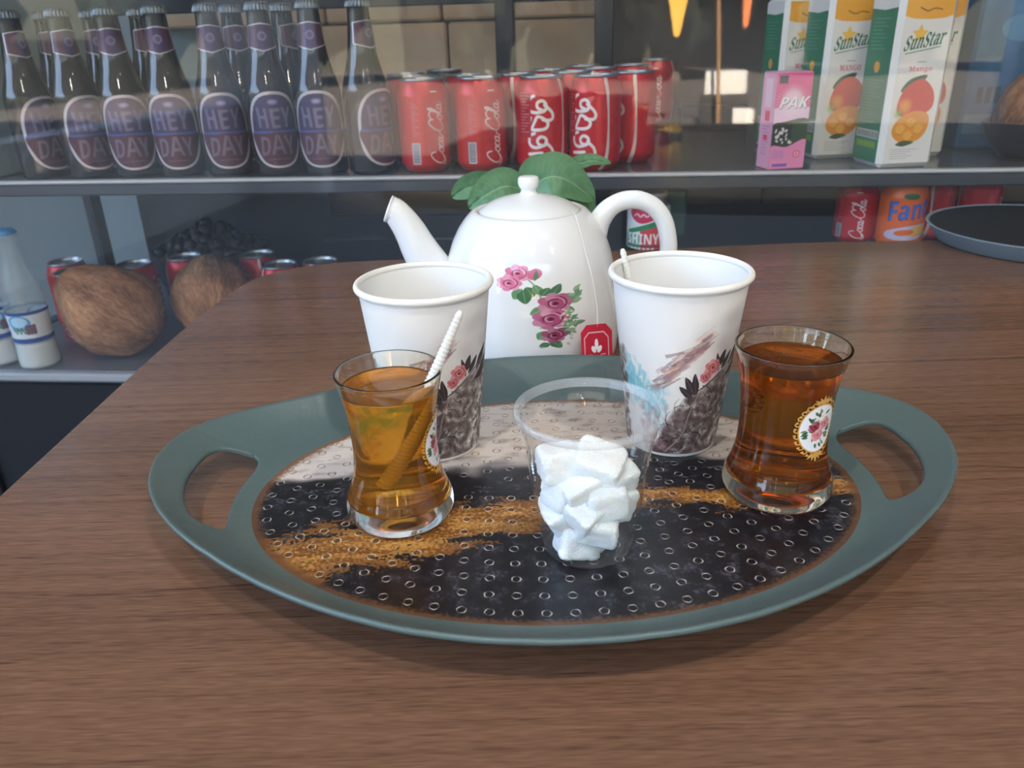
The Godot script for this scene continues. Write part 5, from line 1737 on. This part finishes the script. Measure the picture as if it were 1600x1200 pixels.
	var gb := obj("green_box", MB.new().box(Vector3(0, 0.033, 0), Vector3(0.036, 0.066, 0.03), 0.003), mat(rgb(38, 84, 66), 0.5))
	gb.position = cab(0.226, STEP, 0.12)
	gb.rotation.y = CYAW
	tag(gb, "green box standing right behind the small labelled tin", "box")
	# small clear bottles with blue caps at the left
	var bp := smooth2(V2([0, 0.0006, 0.025, 0.0006, 0.0285, 0.003, 0.0292, 0.010, 0.0275, 0.035, 0.0270, 0.060, 0.0285, 0.085, 0.0290, 0.100, 0.0265, 0.120, 0.0205, 0.145, 0.0155, 0.165, 0.0132, 0.185, 0.0128, 0.195, 0.0148, 0.198, 0.0148, 0.203, 0.0128, 0.205, 0.0126, 0.210, 0, 0.210]), 4)
	var lp := Paint.new(1024, 256, rgb(206, 212, 218))
	lp.rect(0, 0, 1024, 26, rgb(40, 72, 140))
	lp.rect(0, 220, 1024, 36, rgb(40, 72, 140))
	for o in [768, 256]:
		lp.ell(Vector2(o - 40, 90), 96, 66, rgb(90, 150, 200))
		lp.ell(Vector2(o - 40, 80), 70, 44, rgb(168, 206, 226))
		for k in 14: lp.leaf(Vector2(o - 90 + k * 10, 160), Vector2(o - 110 + k * 14, 120 + (k % 3) * 30), 22, rgb(72, 120, 62))
		for k in 9: lp.ell(Vector2(o + 20 + (k % 3) * 26, 120 + (k / 3) * 26), 17, 17, rgb(110, 82, 92))
	var lm := tex_mat(lp.out(), 0.5)
	var clear := glass_mat(Color(0.86, 0.93, 0.95), 0.045)
	var milk := mat(rgb(214, 212, 206), 0.4)
	var mk := func(label: String, at: Vector3, turn: float) -> void:
		var t := thing("glass_bottle", label, "bottle", at, turn, "small clear bottles in the lower compartment")
		obj("bottle_glass", MB.new().lathe(bp, 48), pane_mat(Color(0.74, 0.84, 0.88), 0.22, 0.03), t)
		obj("pale_drink", MB.new().lathe(V2([0, 0.002, 0.024, 0.002, 0.0280, 0.0045, 0.0285, 0.010, 0.0268, 0.035, 0.0266, 0.042, 0, 0.042]), 40), milk, t)
		obj("paper_label", MB.new().lathe(V2([0.0280, 0.044, 0.0276, 0.060, 0.0290, 0.083, 0.0293, 0.092]), 48), lm, t)
		var cp := MB.new()
		cp.lathe(V2([0.0150, 0.2035, 0.0156, 0.2045, 0.0148, 0.2085, 0.0130, 0.2110, 0, 0.2116]), 63, Vector3.ZERO, func(th, y): return 1.0 + 0.05 * cos(th * 21) * float(y < 0.208))
		obj("cap", cp, mat(rgb(52, 132, 190), 0.4), t)
	mk.call("small clear bottle with a blue cap and grape label beside the pointed coconut", cab(-0.738, DECK, 0.038), 0.25)
	mk.call("small clear bottle cut by the left edge of the photo on the lower deck", cab(-0.808, DECK, 0.050), 0.9)
	# dark basket of fruit
	var bk := thing("basket", "dark woven basket at the back of the lower compartment behind the coconuts", "basket", cab(-0.605, DECK, 0.385), CYAW)
	var wm := mat(rgb(44, 42, 44), 0.7)
	obj("basket_wall", MB.new().lathe(V2([0, 0.001, 0.075, 0.001, 0.08, 0.004, 0.09, 0.02, 0.088, 0.03, 0.096, 0.045, 0.094, 0.055, 0.102, 0.07, 0.1, 0.08, 0.106, 0.095, 0.102, 0.1, 0.097, 0.095, 0.085, 0.02, 0, 0.012]), 72, Vector3.ZERO, func(th, y): return 1.0 + 0.02 * sin(th * 24)), wm, bk)
	var fr := MultiMesh.new()
	fr.transform_format = MultiMesh.TRANSFORM_3D
	var sp := SphereMesh.new()
	sp.radius = 0.013
	sp.height = 0.026
	sp.radial_segments = 16
	sp.rings = 8
	fr.mesh = sp
	fr.instance_count = 120
	for k in 120:
		var a := rng.randf() * TAU
		var r := 0.098 * sqrt(rng.randf())
		fr.set_instance_transform(k, Transform3D(Basis.from_euler(Vector3(rng.randf() * 3, rng.randf() * 3, 0)).scaled(Vector3(1, 1.2, 1)), cab(-0.605, DECK + 0.085 + 0.06 * (1 - r / 0.1) * rng.randf_range(0.6, 1.0), 0.385) + Vector3(r * cos(a), 0, r * sin(a))))
	var fm := MultiMeshInstance3D.new()
	fm.multimesh = fr
	fm.material_override = mat(rgb(34, 26, 34), 0.35)
	fm.name = "dark_grapes"
	add_child(fm, true)
	fm.set_meta("kind", "stuff")
	tag(fm, "heap of dark grapes in the woven basket behind the coconuts", "grapes")
